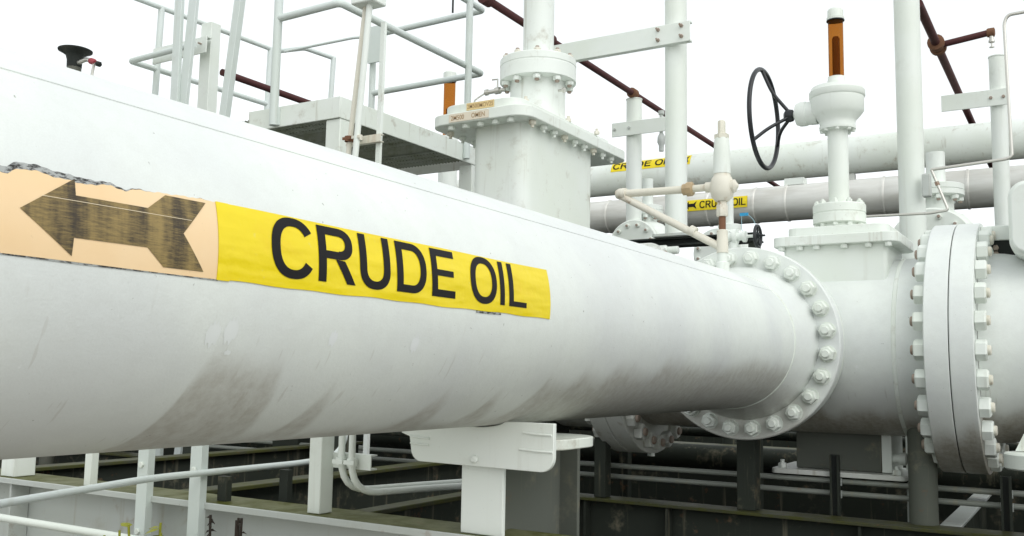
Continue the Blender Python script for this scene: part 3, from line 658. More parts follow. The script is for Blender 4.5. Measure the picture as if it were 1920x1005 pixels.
wbeam('cross_beam', 'cross beam under the bent conduit at lower left', (-2.80, 2.35, 0), (-2.80, 4.67, 0), 1.058, .30, .10, [M_mossshade, M_shadegrey], horiz='y')
wbeam('cross_beam', 'cross beam at the far lower left corner behind the stub post', (-3.95, 2.35, 0), (-3.95, 4.67, 0), 1.058, .30, .10, [M_mossshade, M_shadegrey], horiz='y')
wbeam('cross_beam', 'short grey cross beam meeting the dark skid beam at lower right', (-.585, 4.85, 0), (-.585, 6.49, 0), .838, .25, .09, [M_steel, M_shadegrey], horiz='y')
for x, lb in ((-6.5, 'concrete pier under the left end of the front skid beam'), (-3.9, 'concrete pier under the middle of the front skid beam'), (-.9, 'concrete pier under the right end of the front skid beam')):
    tag(MB().box(x-.2, x+.2, 2.08, 2.44, -.05, .545).build('concrete_pier', M_pier, bevel=.012), lb, 'pier', 'piers under the skid')

# posts and rails standing at the front beam
def post(name, label, x0, x1, y0, y1, z0, z1, mat, plate=True, group=None, bev=.003):
    t = thing(name, label, 'post', ((x0+x1)/2, (y0+y1)/2, z0), group)
    MB().box(x0, x1, y0, y1, z0, z1).build('shaft', mat, t, bevel=bev)
    if plate: MB().box(x0-.03, x1+.03, y0-.03, y1+.03, z0-.001, z0+.009).build('foot_plate', M_steel, t)
    return t
post('square_post', 'white square post on the mossy beam carrying two bent conduits', -2.056, -2.006, 2.205, 2.262, 1.066, 1.50, M_clean, False)
post('stub_post', 'short pale post standing on the front beam at the left edge', -3.66, -3.575, 2.20, 2.29, 1.066, 1.6, M_clean, False)
post('thin_post', 'thin white post ending on the mossy beam, left of the angle posts', -3.148, -3.108, 2.205, 2.235, 1.066, 1.6, M_clean, False)
def angle_post(label, x):
    t = thing('angle_post', label, 'post', (x, 2.15, .3), 'angle posts bolted to the front beam')
    poly = [(x-.026, 2.146), (x+.026, 2.146), (x+.026, 2.173), (x+.020, 2.173), (x+.020, 2.152), (x-.026, 2.152)]
    MB().prism(poly, 'z', .30, 1.62).build('shaft', M_rail, t)
    for z in (.95, 1.17): MB().hexn((x-.005, 2.146, z), (0, -1, 0), .011, .008).build('bolt', M_clean, t)
    return t
angle_post('left of the two long angle posts bolted across the front beam', -2.75)
angle_post('right of the two long angle posts bolted across the front beam', -2.49)
t = thing('low_rail', 'white tube rail crossing the bottom left corner in front of the beam', 'rail', (-3.6, 2.02, .9))
MB().tube([(-6.5, 2.05, .951), (-2.1, 2.05, .947), (-2.0, 2.05, .90), (-2.0, 2.05, .02)], .0135, 14, .08).build('tube', M_clean, t)
for x in (-5.8, -4.3): MB().box(x-.02, x+.02, 2.035, 2.065, .02, .945).build('support', M_rail, t)
t = thing('bent_conduit', 'grey conduit rising from the left edge over the front beam into the skid', 'conduit', (-2.4, 2.2, 1.16))
MB().tube([(-2.13, .65, 1.148), (-2.455, 1.95, 1.163), (-2.455, 2.62, 1.163), (-2.44, 2.80, 1.18), (-2.44, 2.84, 1.40)], .0105, 14, .10).build('tube', M_rail, t)
for y in (2.24, 2.52): MB().box(-2.475, -2.435, y-.012, y+.012, 1.066 if y < 2.3 else .9, 1.145).build('clamp_block', M_shadegrey, t)
t = thing('conduit_pair', 'pair of white conduits bending down beside the square post and running inward', 'conduit', (-1.93, 2.3, 1.1))
MB().tube([(-1.957, 2.24, 1.7), (-1.957, 2.24, 1.135), (-1.86, 2.55, 1.135), (-1.70, 3.10, 1.13), (-1.70, 3.12, .4)], .0105, 14, .10).build('conduit', M_clean, t)
MB().tube([(-1.912, 2.235, 1.7), (-1.912, 2.235, 1.13), (-1.83, 2.50, 1.13), (-1.64, 3.10, 1.12), (-1.64, 3.12, .4)], .0105, 14, .10).build('conduit', M_clean, t)
st = MB().box(-2.004, -1.855, 2.255, 2.259, 1.202, 1.247).box(-2.004, -1.855, 2.259, 2.285, 1.243, 1.247).box(-2.004, -1.855, 2.259, 2.285, 1.202, 1.206).build('strut_channel', M_clean, t)
for x in (-1.957, -1.912): MB().lathe((x, 2.238, 1.213), (0, 0, 1), [(.0165, 0), (.0165, .022)], 14).box(x-.020, x+.020, 2.220, 2.226, 1.218, 1.230).build('pipe_clamp', M_clean, st)

# pipe support: saddle plate on a wide-flange column
ps = thing('pipe_support', 'white saddle plate on a wide flange column holding up the foreground pipe', 'support', (-1.42, 2.45, 1.066))
arc = [(PX+.308*math.cos(R(a)), PZ+.308*math.sin(R(a))) for a in lin(-104, -76, 12)]
poly = [(-1.60, 1.362), (-1.674, 1.340), (-1.674, 1.327), (-1.645, 1.318)]+[(-1.640, 1.29)]+[(-1.605+.034*math.cos(R(a)), 1.285+.034*math.sin(R(a))) for a in lin(185, 270, 5)]+[(-1.222+.038*math.cos(R(a)), 1.285+.038*math.sin(R(a))) for a in lin(-90, 0, 6)]+[(-1.184, 1.372), (-1.33, 1.372)]
poly = poly+list(reversed(arc))
MB().prism(poly, 'y', 2.165, 2.180).build('saddle_plate', M_clean, ps, bevel=.002)
for x0, x1, z in ((-1.64, -1.575, 1.318), (-1.64, -1.578, 1.300), (-1.275, -1.19, 1.345), (-1.285, -1.186, 1.302)):
    MB().tube([(x0, 2.164, z), ((x0+x1)/2, 2.162, z-.002), (x1, 2.164, z-.003)], .0028, 8).build('weld_bead', M_clean, ps)
MB().lathe((-1.425, 2.165, 1.268), (0, -1, 0), [(.011, 0), (.011, .006), (.006, .01)], 12).build('plug', M_clean, ps)
MB().prism(rrect(-1.60, -1.20, 2.185, 2.50, .10), 'z', 1.298, 1.326).build('bearing_plate', M_white, ps, bevel=.003)
MB().box(-1.487, -1.353, 2.196, 2.212, 1.066, 1.297).build('column_flange', M_clean, ps, bevel=.003)
MB().box(-1.487, -1.353, 2.63, 2.646, .70, 1.297).build('column_flange', M_propshade, ps, bevel=.003)  # rear flange darkened as if shaded, unlike the white front one
MB().box(-1.426, -1.414, 2.213, 2.629, .70, 1.297).build('column_web', M_propshade, ps)  # shade between the flanges is painted into the web colour
MB().box(-1.52, -1.32, 2.36, 2.72, .66, .70).build('base_plate', M_steel, ps)
MB().box(-1.50, -1.34, 2.40, 2.68, 0, .66).build('plinth', M_pier, ps)

# conduits and channels under the header
for lb, z, r in (('upper of the two thin conduits running under the header', .995, .0135), ('lower of the two thin conduits running under the header', .936, .0135)):
    tag(MB().tube([(-7, 4.93, z-.02), (-2.0, 4.93, z), (3, 4.93, z+.008)], r, 12).build('conduit', M_condshade), lb, 'conduit', 'conduit runs')
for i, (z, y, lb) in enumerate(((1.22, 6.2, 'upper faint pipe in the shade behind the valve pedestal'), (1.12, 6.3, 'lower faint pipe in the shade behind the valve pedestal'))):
    tag(MB().cyl((-10, y, z), (3, y, z), .03, n=14).build('pipe', M_shadegrey), lb, 'pipe', 'pipes in the shade')
for x, z0, z1, lb in ((-1.098, .78, 1.127, 'dark slotted channel in front of the valve pedestal'), (-.352, .78, 1.075, 'dark slotted channel at the lower right edge'), (-2.352, .82, 1.12, 'dark slotted channel behind the pipe support column')):
    poly = [(x-.022, 4.90), (x-.022, 4.865), (x-.012, 4.865), (x-.012, 4.868), (x-.019, 4.868), (x-.019, 4.897), (x+.019, 4.897), (x+.019, 4.868), (x+.012, 4.868), (x+.012, 4.865), (x+.022, 4.865), (x+.022, 4.90)]
    t = thing('slotted_channel', lb, 'channel', (x, 4.88, z0), 'slotted channels holding the conduits')
    MB().prism(poly, 'z', z0, z1).build('shaft', M_shadegrey, t)
    MB().box(x-.018, x+.018, 4.885, 4.8955, z0, z1-.002).build('shade_strip', M_dark, t)  # dark strip in the recess paints the shade inside the channel
    for z in (.995, .936): MB().box(x-.026, x+.026, 4.902, 4.914, z-.018, z+.018).build('pipe_clamp', M_steel, t)
post('square_post', 'grey square post on the dark beam behind the pipe support', -2.33, -2.262, 4.72, 4.79, .841, 1.30, M_shadegrey, False)
post('square_post', 'grey square post under the big flange at centre right', -1.545, -1.452, 4.74, 4.83, .841, 1.24, M_shadegrey, False)
post('square_post', 'dark square post standing behind the right flange pair', -.70, -.628, 6.45, 6.52, 0, 1.6, M_shadegrey, False)
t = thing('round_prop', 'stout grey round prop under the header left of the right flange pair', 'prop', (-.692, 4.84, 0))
MB().cyl((-.692, 4.84, 0), (-.692, 4.84, 1.30), .063, n=36).build('tube', M_propshade, t)
MB().prism(rrect(-.80, -.58, 4.73, 4.95, .02), 'z', .001, .02).build('foot_plate', M_steel, t)
t = thing('round_bracket', 'white half round bracket with lug at the lower right edge', 'bracket', (-.2, 4.47, .86))
MB().lathe((-.185, 4.47, 1.145), (0, 0, 1), [(.135, 0), (.142, .006), (.142, .06), (.136, .066)], 48).build('ring_plate', M_clean, t, bevel=0)
MB().prism([(-.285, 1.215), (-.10, 1.215), (-.10, 1.33), (-.19, 1.33), (-.24, 1.31)], 'y', 4.50, 4.515).build('lug', M_white, t)
MB().cyl((-.17, 4.47, 0), (-.17, 4.47, 1.143), .05, n=24).build('stand', M_grimy, t)
for x, y, lb in ((-3.3, 5.3, 'grey pedestal under the tall valve'), (-4.8, 5.0, 'grey pedestal under the left header'), (-6.8, 5.0, 'grey pedestal under the left end of the header'), (-2.75, 4.9, 'wide grey pedestal right of the tall valve')):
    t = thing('pipe_pedestal', lb, 'support', (x, y, 0), 'pedestals under the header')
    MB().box(x-.12, x+.12, y-.1, y+.1, 0, 1.25).build('column', M_shadegrey, t, bevel=.004)
    MB().box(x-.25, x+.25, y-.15, y+.15, 1.25, 1.275).build('cap_plate', M_shadegrey, t, bevel=.004)

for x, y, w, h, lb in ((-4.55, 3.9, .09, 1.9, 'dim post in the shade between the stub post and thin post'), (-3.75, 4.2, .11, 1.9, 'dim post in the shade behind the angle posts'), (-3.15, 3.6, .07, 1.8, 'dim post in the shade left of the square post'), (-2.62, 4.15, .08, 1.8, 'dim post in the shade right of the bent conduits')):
    tag(MB().box(x-w/2, x+w/2, y-w/2, y+w/2, 0, h).build('square_post', M_shadegrey, bevel=.004), lb, 'post', 'posts in the shade under the pipe')
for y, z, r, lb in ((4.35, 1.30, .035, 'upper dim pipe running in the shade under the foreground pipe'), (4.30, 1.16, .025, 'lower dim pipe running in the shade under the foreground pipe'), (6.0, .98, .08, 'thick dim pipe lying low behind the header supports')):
    tag(MB().cyl((-10, y, z), (-2.45 if y < 5 else 3, y, z), r, n=16).build('pipe', M_shadegrey), lb, 'pipe', 'pipes in the shade')
# ------------------------------------------------------------------ right edge: actuator, tubing, posts
t = thing('actuator', 'rounded white actuator housing cut off by the right edge above the header', 'actuator', (-.1, 4.85, 2.05))
MB().prism([(x, z) for x, z in rrect(-.285, .25, 2.035, 2.375, .075, 8)], 'y', 4.62, 4.90).build('housing', M_clean, t, bevel=.03)
MB().prism([(x, z) for x, z in rrect(-.275, .24, 2.05, 2.36, .07, 8)], 'y', 4.60, 4.6185).build('cover', M_clean, t, bevel=.008)
MB().box(-.40, -.20, 4.94, 5.06, 2.155, 2.225).build('mounting_arm', M_white, t, bevel=.004)
MB().prism([(-.385, 2.153), (-.22, 2.153), (-.22, 2.06), (-.30, 2.04), (-.36, 2.07)], 'y', 4.95, 5.05).build('gear_bracket', M_dark, t)
MB().cyl((-.1, 5.0, 2.0), (-.1, 5.0, 2.2), .09, n=24).build('drive_column', M_shadegrey, t)
for z in (2.09, 2.12): MB().hexn((-.36, 4.95, z), (0, -1, 0), .014, .02).build('bolt', M_studrust, t)

t = thing('instrument_tube', 'thin silver instrument tube looping down past the right posts', 'tube', (-.5, 5.45, 2.0))
MB().tube([(.4, 5.45, 3.43), (-.30, 5.45, 3.412), (-.318, 5.45, 3.37), (-.306, 5.45, 2.655), (-.335, 5.45, 2.645), (-.692, 5.45, 2.624)], .0085, 10, .035).build('tube', M_tubing, t)
MB().tube([(-.692, 5.45, 2.624), (-.615, 5.45, 2.398), (-.71, 5.45, 2.388), (-1.03, 5.45, 2.393)], .0075, 10, .018).build('tube', M_tubing, t)
MB().lathe((-.668, 5.45, 2.555), (.077, 0, -.226), [(.013, 0), (.013, .02)], 6).build('fitting', M_studrust, t)

def pole(label, x, y, z0, z1, r, mat, capd=False):
    t = thing('round_post', label, 'post', (x, y, z0), 'tall round posts')
    MB().cyl((x, y, z0), (x, y, z1), r, n=36).build('shaft', mat, t)
    if capd: MB().lathe((x, y, z1), (0, 0, 1), [(r+.004, 0), (r+.004, .008)], 36).build('cap', mat, t)
    MB().prism(rrect(x-r-.05, x+r+.05, y-r-.05, y+r+.05, .02), 'z', z0-.002, z0+.014).build('foot_plate', M_steel, t)
    return t
p1 = pole('tall thick white post in front of the upper pipe at right', -.872, 6.0, .0, 5.6, .0735, M_clean)
jb = MB().box(-.80, -.755, 5.88, 5.94, 2.56, 2.69).build('junction_box', M_steel, p1, bevel=.004)
p2 = pole('tall white post bolted to the long horizontal arm', -2.25, 5.72, 2.381, 5.4, .071, M_clean)
t = thing('brace_arm', 'long white channel arm bolted from the tall valve to the round post', 'beam', (-2.7, 5.6, 3.55))
zA0, zA1 = 3.62, 3.78
MB().box(-3.45, -2.108, 5.600, 5.610, 3.632, 3.766).build('web', M_clean, t, bevel=.003)
MB().box(-3.45, -2.108, 5.6105, 5.645, 3.756, 3.766).build('flange', M_clean, t)
MB().box(-3.45, -2.108, 5.6105, 5.645, 3.632, 3.642).build('flange', M_clean, t)
for x in (-2.325, -2.165):
    for z in (3.668, 3.738): MB().hexn((x, 5.600, z), (0, -1, 0), .013, .012).cyl((x, 5.59, z), (x, 5.565, z), .007, n=10).build('bolt', M_studrust, t)
pole('shorter white post under the clamped maroon pipe in the middle', -3.41, 7.66, .0, 3.95, .069, M_clean, True)
t = thing('cross_arm', 'short white angle arm bolted across the shorter middle post', 'beam', (-3.2, 7.57, 3.4))
MB().box(-3.585, -2.95, 7.565, 7.575, 3.608, 3.735).build('plate', M_clean, t, bevel=.003)
for x in (-3.555, -3.415): MB().hexn((x, 7.565, 3.675), (0, -1, 0), .014, .012).build('bolt', M_steel, t)
MB().lathe((-3.125, 7.60, 3.44), (0, 0, 1), [(.022, 0), (.022, .05), (.036, .08), (.032, .13), (.016, .16), (.016, .32), (.026, .33), (.026, .36)], 16).build('hanger_fitting', M_steel, t)
pole('white post with short arm at the right edge', -.552, 8.40, .0, 4.106, .061, M_clean, True)
t = thing('cross_arm', 'white channel arm on the post at the right edge with maroon pipe behind', 'beam', (-.75, 8.3, 3.68))
MB().box(-.965, -.475, 8.315, 8.325, 3.688, 3.823).build('plate', M_clean, t, bevel=.003)
MB().box(-.965, -.475, 8.3255, 8.37, 3.813, 3.823).build('flange', M_clean, t)
for x in (-.60, -.51): MB().hexn((x, 8.315, 3.755), (0, -1, 0), .013, .014).build('bolt', M_studrust, t)

# maroon fire-water lines
t = thing('maroon_pipe', 'long maroon pipe slanting across the sky past the tall valve', 'pipe', (-3.4, 8, 3.97))
MB().cyl((-3.4, 5.19, 4.012), (-3.4, 14.5, 3.96), .027, n=16).build('pipe', M_rustpipe, t)
MB().lathe((-3.4, 5.19, 4.012), (0, 1, 0), [(.03, -.05), (.045, -.045), (.045, .04), (.033, .045)], 16).build('end_coupling', M_rustpipe, t)
MB().lathe((-3.4, 7.57, 3.998), (0, 1, 0), [(.034, 0), (.046, .006), (.046, .075), (.034, .08)], 16).build('coupling', M_rust, t)
MB().tube([(-3.4, 7.62, 3.95), (-3.4, 7.62, 3.86)], .012, 8).build('clamp_bolt', M_shadegrey, t)
MB().lathe((-3.4, 6.05, 4.01), (0, 1, 0), [(.034, 0), (.044, .006), (.044, .06), (.034, .066)], 16).build('coupling', M_rustpipe, t)
t = thing('maroon_pipe', 'maroon pipe with a side branch nozzle at upper right', 'pipe', (-.9, 9, 3.97))
MB().cyl((-.9, 6.7, 4.03), (-.9, 14, 3.98), .031, n=16).build('pipe', M_rustpipe, t)
MB().lathe((-.9, 7.53, 4.025), (0, 1, 0), [(.04, 0), (.06, .006), (.06, .05), (.05, .055), (.05, .12), (.06, .125), (.06, .17), (.04, .175)], 16).build('tee', M_rust, t)
MB().cyl((-.86, 7.62, 4.025), (-.55, 7.62, 4.06), .024, n=14).build('branch', M_rustpipe, t)
MB().lathe((-.56, 7.62, 4.06), (1, 0, 0), [(.03, 0), (.034, .01), (.034, .05), (.02, .055)], 14).build('elbow', M_rust, t)
MB().lathe((-.53, 7.62, 4.03), (0, 0, -1), [(.016, 0), (.016, .03), (.022, .03), (.022, .045), (.006, .05), (.006, .075), (.018, .08), (.018, .084)], 12).build('spray_nozzle', M_tubing, t)
tag(MB().cyl((-6.2, 5.4, 3.99), (-6.2, 12, 3.99), .030, n=14).build('maroon_pipe', M_rustpipe), 'maroon pipe behind the walkway rails at upper left', 'pipe')

# ------------------------------------------------------------------ overhead back pipes
def qlabel(parent, c, r, u0, u1, a0, a1, parts, arrow=None):
    lb = wrap_sheet('x', c, r+.003, lin(u0, u1, 12), lambda u: a0, lambda u: a1, 10).build('marker_label', M_label, parent, smooth=60)
    for gl in wrap_glyphs('x', c, r+.006, parts[0], parts[1], a0+(a1-a0)*.2, a0+(a1-a0)*.82): gl.build('letter', M_ink, lb, smooth=60)
    if arrow:
        x0, x1 = arrow; f = on_cyl('x', c, r+.006); am = (a0+a1)/2; h = (a1-a0)*.36; L = x1-x0
        pts = [(x0, 0), (x0+L*.35, 1), (x0+L*.35, .4), (x0+L*.75, .4), (x1, 1), (x1-L*.12, 0), (x1, -1), (x0+L*.75, -.4), (x0+L*.35, -.4), (x0+L*.35, -1)]
        MB().add([f(u, am+h*b) for u, b in pts], [tuple(range(len(pts)))]).build('arrow', M_ink, lb, smooth=0)
    return lb
P2 = (9.3, 3.623, .178)
t = thing('overhead_pipe', 'upper white pipe across the background with yellow label', 'pipe', (-3, 9.3, 3.44))
MB().lathe((-16, P2[0], P2[1]), (1, 0, 0), [(P2[2], 0)]+[(P2[2], i) for i in range(1, 25)], 64).build('pipe_shell', M_white, t)
qlabel(t, P2[:2], P2[2], -4.335, -3.44, 12, 54, (-4.315, -3.635), (-3.59, -3.455))
P3 = (8.9, 3.135, .168)
t = thing('clad_pipe', 'metal clad insulated pipe below the upper background pipe', 'pipe', (-3, 8.9, 2.96))
x = -16.0; k = 0
while x < 7:
    L = (.46, .30, .46, .40, .22)[k % 5]
    MB().lathe((x, P3[0], P3[1]), (1, 0, 0), [(P3[2]-.003, 0), (P3[2], .004), (P3[2], L-.03), (P3[2]+.006, L-.028), (P3[2]+.007, L-.012), (P3[2]+.002, L-.01), (P3[2]-.003, L)], 48).build('cladding_section', M_clad, t)
    x += L; k += 1
qlabel(t, P3[:2], P3[2]+.007, -3.36, -2.72, -12, 24, (-3.19, -2.735), (-3.345, -3.22))
MB().box(-2.40, -2.22, 8.84, 8.96, 3.297, 3.36).build('pipe_shoe', M_clean, t)
for x, lb in ((-9.5, 'rack column carrying the background pipes at left'), (-1.9, 'rack column carrying the background pipes behind the black handwheel'), (4.5, 'rack column carrying the background pipes beyond the right edge')):
    t = thing('rack_column', lb, 'column', (x, 9.12, 0), 'pipe rack columns')
    MB().box(x-.07, x+.07, 9.02, 9.12, 0, 2.86).build('column', M_grimy, t, bevel=.004)
    MB().box(x-.10, x+.10, 8.70, 9.50, 2.862, 2.962).build('cross_head', M_grimy, t, bevel=.004)
    MB().box(x-.05, x+.05, 9.26, 9.34, 2.963, 3.443).build('stool', M_grimy, t, bevel=.004)
# dark beam and far valves under the back pipes
t = wbeam('dark_beam', 'dark steel beam behind the relief valve', (-2.64, 5.72, 0), (-1.70, 5.72, 0), 2.378, .055, .12, [M_dark, M_dark], tf=.012)
for x in (-2.60, -1.74): MB().box(x-.03, x+.03, 5.69, 5.75, 0, 2.322).build('leg', M_shadegrey, t)

def far_valve(label, x, y, zc, r, top, flr, k=1.0):
    t = thing('far_valve', label, 'valve', (x, y, zc-r), 'valves under the back pipes')
    MB().lathe((x, y, zc-r*1.1), (0, 0, 1), [(r*.5, 0), (r*.9, r*.3), (r, r*.8), (r, r*1.3), (r*.86, r*1.75), (r*.6, r*2.05), (flr*.62, r*2.15), (flr*.62, top-.09-zc+r*1.1)], 40).build('valve_body', M_clean, t)
    f_ = MB().lathe((x, y, top-.09), (0, 0, 1), [(flr*.95, 0), (flr, .006), (flr, .042), (flr*.97, .045), (flr, .048), (flr, .085), (flr*.95, .09)], 40).build('bonnet_flange', M_clean, t)
    nuts(f_, 'stud_nut', (x, y, top-.09), '-z', flr*.84, 8, 12, [M_clean, M_studrust], .026, .03, .014, .014, False)
    MB().cyl((x, y, top), (x, y, top+.25), flr*.35, n=20).build('stem_housing', M_clean, t)
    d_ = MB().lathe((x, y-r*.7, zc), (0, -1, 0), [(r*.55, 0), (r*.6, .08), (r*.95, .09), (r*.97, .1), (r*.97, .15), (r*.93, .16)], 44).build('end_flange', M_clean, t)
    nuts(d_, 'stud_nut', (x, y-r*.7-.16, zc), '-y', r*.76, 12, 15, [M_clean, M_studrust], .02, .024, .011, .012, False)
    MB().cyl((x, y, 0), (x, y, zc-r), .07, n=20).build('stand', M_shadegrey, t)
    return t
far_valve('far white valve with a blind end flange between the two middle posts', -3.38, 7.9, 2.62, .24, 3.02, .14)
far_valve('far white domed valve right behind the relief valve', -2.62, 7.9, 2.52, .22, 2.80, .10)
far_valve('far white domed valve behind the tall right post', -.93, 7.55, 2.42, .30, 2.93, .19)
t = thing('strainer_cap', 'white horizontal cap peeping over the foreground pipe beside the dark beam', 'fitting', (-2.3, 5.6, 2.24))
MB().lathe((-2.43, 5.6, 2.285), (1, 0, 0), [(.03, 0), (.037, .01), (.037, .09), (.03, .095), (.03, .11), (.035, .115), (.035, .16), (.025, .17), (.025, .24), (.015, .245)], 28).build('barrel', M_clean, t)
MB().cyl((-2.37, 5.6, 1.0), (-2.37, 5.6, 2.26), .022, n=18).build('riser', M_clean, t)
t = thing('far_indicator', 'faint orange stem indicator behind the platform rail', 'indicator', (-5.68, 8.0, 3.6))
MB().cyl((-5.68, 8, 0), (-5.68, 8, 3.95), .10, n=24).build('yoke_tube', M_clean, t)
MB().cyl((-5.68, 8, 3.95), (-5.68, 8, 4.55), .062, n=24).build('amber_tube', M_amber, t)
MB().cyl((-5.68, 8, 3.96), (-5.68, 8, 4.25), .03, n=16).build('stem', M_rust, t)
MB().lathe((-5.68, 8, 4.55), (0, 0, 1), [(.07, 0), (.07, .09), (.06, .1)], 24).build('cap', M_clean, t)

# ------------------------------------------------------------------ access platform
pf = thing('access_platform', 'raised white access platform with tube handrails behind the foreground pipe', 'platform', (-4.45, 5.3, 0))
ZT, ZB = 3.243, 3.103
MB().box(-4.85, -4.04, 4.485, 4.497, ZB, ZT).build('fascia', M_white, pf, bevel=.003)
MB().box(-4.052, -4.0405, 4.498, 6.16, ZB, ZT).build('fascia', M_white, pf, bevel=.003)
MB().box(-5.28, -4.0535, 6.15, 6.162, ZB, ZT).build('fascia', M_grimy, pf)
MB().box(-5.29, -5.281, 4.6, 6.162, ZB, ZT).build('fascia', M_grimy, pf)
MB().box(-4.858, -4.8505, 4.485, 4.60, ZB, ZT).build('fascia', M_grimy, pf)
gr = MB()
for i in range(40):
    x = -5.26+i*.0305; gr.box(x, x+.005, 4.51, 6.14, 3.165, 3.197)
for i in range(17):
    y = 4.55+i*.098; gr.box(-5.27, -4.06, y, y+.008, 3.170, 3.192)
gr.build('grating', M_grate, pf, smooth=0)['kind'] = 'stuff'
for y in (4.9, 5.5): MB().box(-5.27, -4.06, y, y+.05, 3.105, 3.163).build('joist', M_grate, pf)
MB().box(-4.165, -4.045, 4.5, 4.62, 0, ZB-.002).build('leg', M_white, pf, bevel=.004)
MB().box(-5.25, -5.13, 6.02, 6.14, 0, ZB-.002).build('leg', M_grimy, pf, bevel=.004)
MB().box(-4.165, -4.045, 6.02, 6.14, 0, ZB-.002).build('leg', M_white, pf, bevel=.004)
def tb(name, pts, r, mat, par, bend=0): MB().tube(pts, r, 14, bend).build(name, mat, par)
tb('post', [(-4.592, 4.455, 3.11), (-4.592, 4.455, 4.42)], .029, M_rail, pf)
MB().box(-4.622, -4.562, 4.4625, 4.4845, 3.115, 3.235).build('post_bracket', M_rail, pf)
tb('post', [(-4.02, 5.905, 3.12), (-4.02, 5.905, 4.39)], .027, M_rail, pf)
tb('post', [(-5.17, 6.136, 3.2), (-5.17, 6.136, 4.40)], .027, M_rail, pf)
tb('mid_rail', [(-4.592, 4.455, 3.845), (-4.045, 4.455, 3.852), (-4.045, 6.136, 3.860), (-5.17, 6.136, 3.855)], .025, M_rail, pf, .04)
tb('top_rail', [(-4.592, 4.455, 4.385), (-4.045, 4.455, 4.385), (-4.045, 6.136, 4.38), (-5.17, 6.136, 4.37)], .025, M_rail, pf, .04)
tb('thin_rail', [(-5.17, 6.136, 4.36), (-5.4, 6.13, 4.385), (-6.21, 6.13, 4.395)], .012, M_rail, pf)
MB().prism(rrect(-5.20, -5.0, 4.10, 4.42, .04), 'y', 6.07, 6.085).build('gate_plate', M_rail, pf)
tag(MB().cyl((-4.32, 6.1, 4.40), (-4.32, 6.1, 5.2), .008, n=8).build('hanging_cable', M_dark), 'thin dark cable hanging down to the platform top rail', 'cable')

t = thing('conduit_pair', 'two leaning white conduits clamped to a strut in front of the platform', 'conduit', (-3.4, 3.9, 1))
MB().tube([(-3.60, 3.9, 1.1), (-3.438, 3.9, 2.674), (-3.352, 3.9, 3.50)], .0145, 12).build('conduit', M_oldpaint, t)
MB().tube([(-3.49, 3.88, 1.1), (-3.370, 3.88, 2.666), (-3.306, 3.88, 3.50)], .0175, 12).build('conduit', M_clean, t)
MB().box(-3.40, -3.245, 3.83, 3.95, 3.495, 3.60).build('junction_box', M_clean, t, bevel=.008)
c_ = MB().box(-3.49, -3.245, 3.935, 3.939, 2.735, 2.778).box(-3.49, -3.245, 3.939, 3.965, 2.774, 2.778).box(-3.49, -3.245, 3.939, 3.965, 2.735, 2.739).build('strut_channel', M_oldpaint, t)
for x in (-3.428, -3.363): MB().lathe((x, 3.89, 2.742), (0, 0, 1), [(.024, 0), (.024, .03)], 14).box(x-.028, x+.028, 3.866, 3.874, 2.75, 2.765).build('pipe_clamp', M_rust if x < -3.4 else M_oldpaint, c_)
MB().bar((-3.30, 3.97, 1.0), (-3.275, 3.97, 3.42), .028, .02).build('backing_bar', M_white, t)

# ------------------------------------------------------------------ walkway and posts at the left
wk = thing('walkway', 'far white walkway with tube handrails at the upper left', 'walkway', (-7.2, 5.5, 0))
MB().box(-7.8, -6.86, 2.0, 6.9, 3.50, 3.62).build('deck', M_grimy, wk)
for y in (2.4, 6.7): MB().box(-7.0, -6.9, y, y+.1, 0, 3.498).build('leg', M_grimy, wk)
tb('top_rail', [(-6.9, 2.0, 4.58), (-6.9, 5.082, 4.649), (-6.9, 6.70, 4.685), (-6.52, 6.70, 4.655), (-6.44, 7.05, 4.64)], .023, M_rail, wk, .04)
tb('mid_rail', [(-6.9, 6.62, 4.112), (-6.9, 5.02, 4.084), (-6.10, 5.02, 4.10)], .025, M_rail, wk, .03)
for y, z in ((5.30, 4.655), (6.61, 4.68)): tb('post', [(-6.9, y-.02, 3.62), (-6.9, y, z)], .028, M_rail, wk)
tb('post', [(-6.46, 7.0, 3.5), (-6.44, 7.03, 4.64)], .026, M_rail, wk)
t = thing('wide_column', 'wide flat white column with a channel arm under the walkway rail', 'column', (-6.16, 5.2, 0))
MB().box(-6.225, -6.10, 5.18, 5.28, 0, 4.345).build('column', M_clean, t, bevel=.004)
MB().box(-6.72, -6.06, 5.10, 5.112, 4.05, 4.19).build('arm', M_clean, t, bevel=.003)
MB().box(-6.72, -6.06, 5.1125, 5.16, 4.18, 4.19).build('arm_flange', M_clean, t)
for x in (-6.20, -6.12): MB().tube([(x, 5.10, 4.13), (x, 5.07, 4.13)], .008, 8).build('bolt', M_studrust, t)
def flat_bar(label, T, B, w, d):
    T = Vector(T); B = Vector(B); e = (T-B)
    o = MB().bar(T+e*.7, B+e*(-(B.z-.02)/e.z), w, d).build('ladder_post', M_rail, bevel=.003)
    return tag(o, label, 'post', 'tall flat posts at upper left')
flat_bar('left bar of the paired tall flat posts before the walkway', (-5.786, 4.6, 4.261), (-5.774, 4.6, 3.472), .078, .03)
flat_bar('right bar of the paired tall flat posts before the walkway', (-5.66, 4.63, 4.237), (-5.714, 4.63, 3.464), .085, .03)
flat_bar('single leaning flat post between the paired posts and the platform', (-5.132, 4.6, 4.133), (-5.23, 4.6, 3.288), .066, .05)

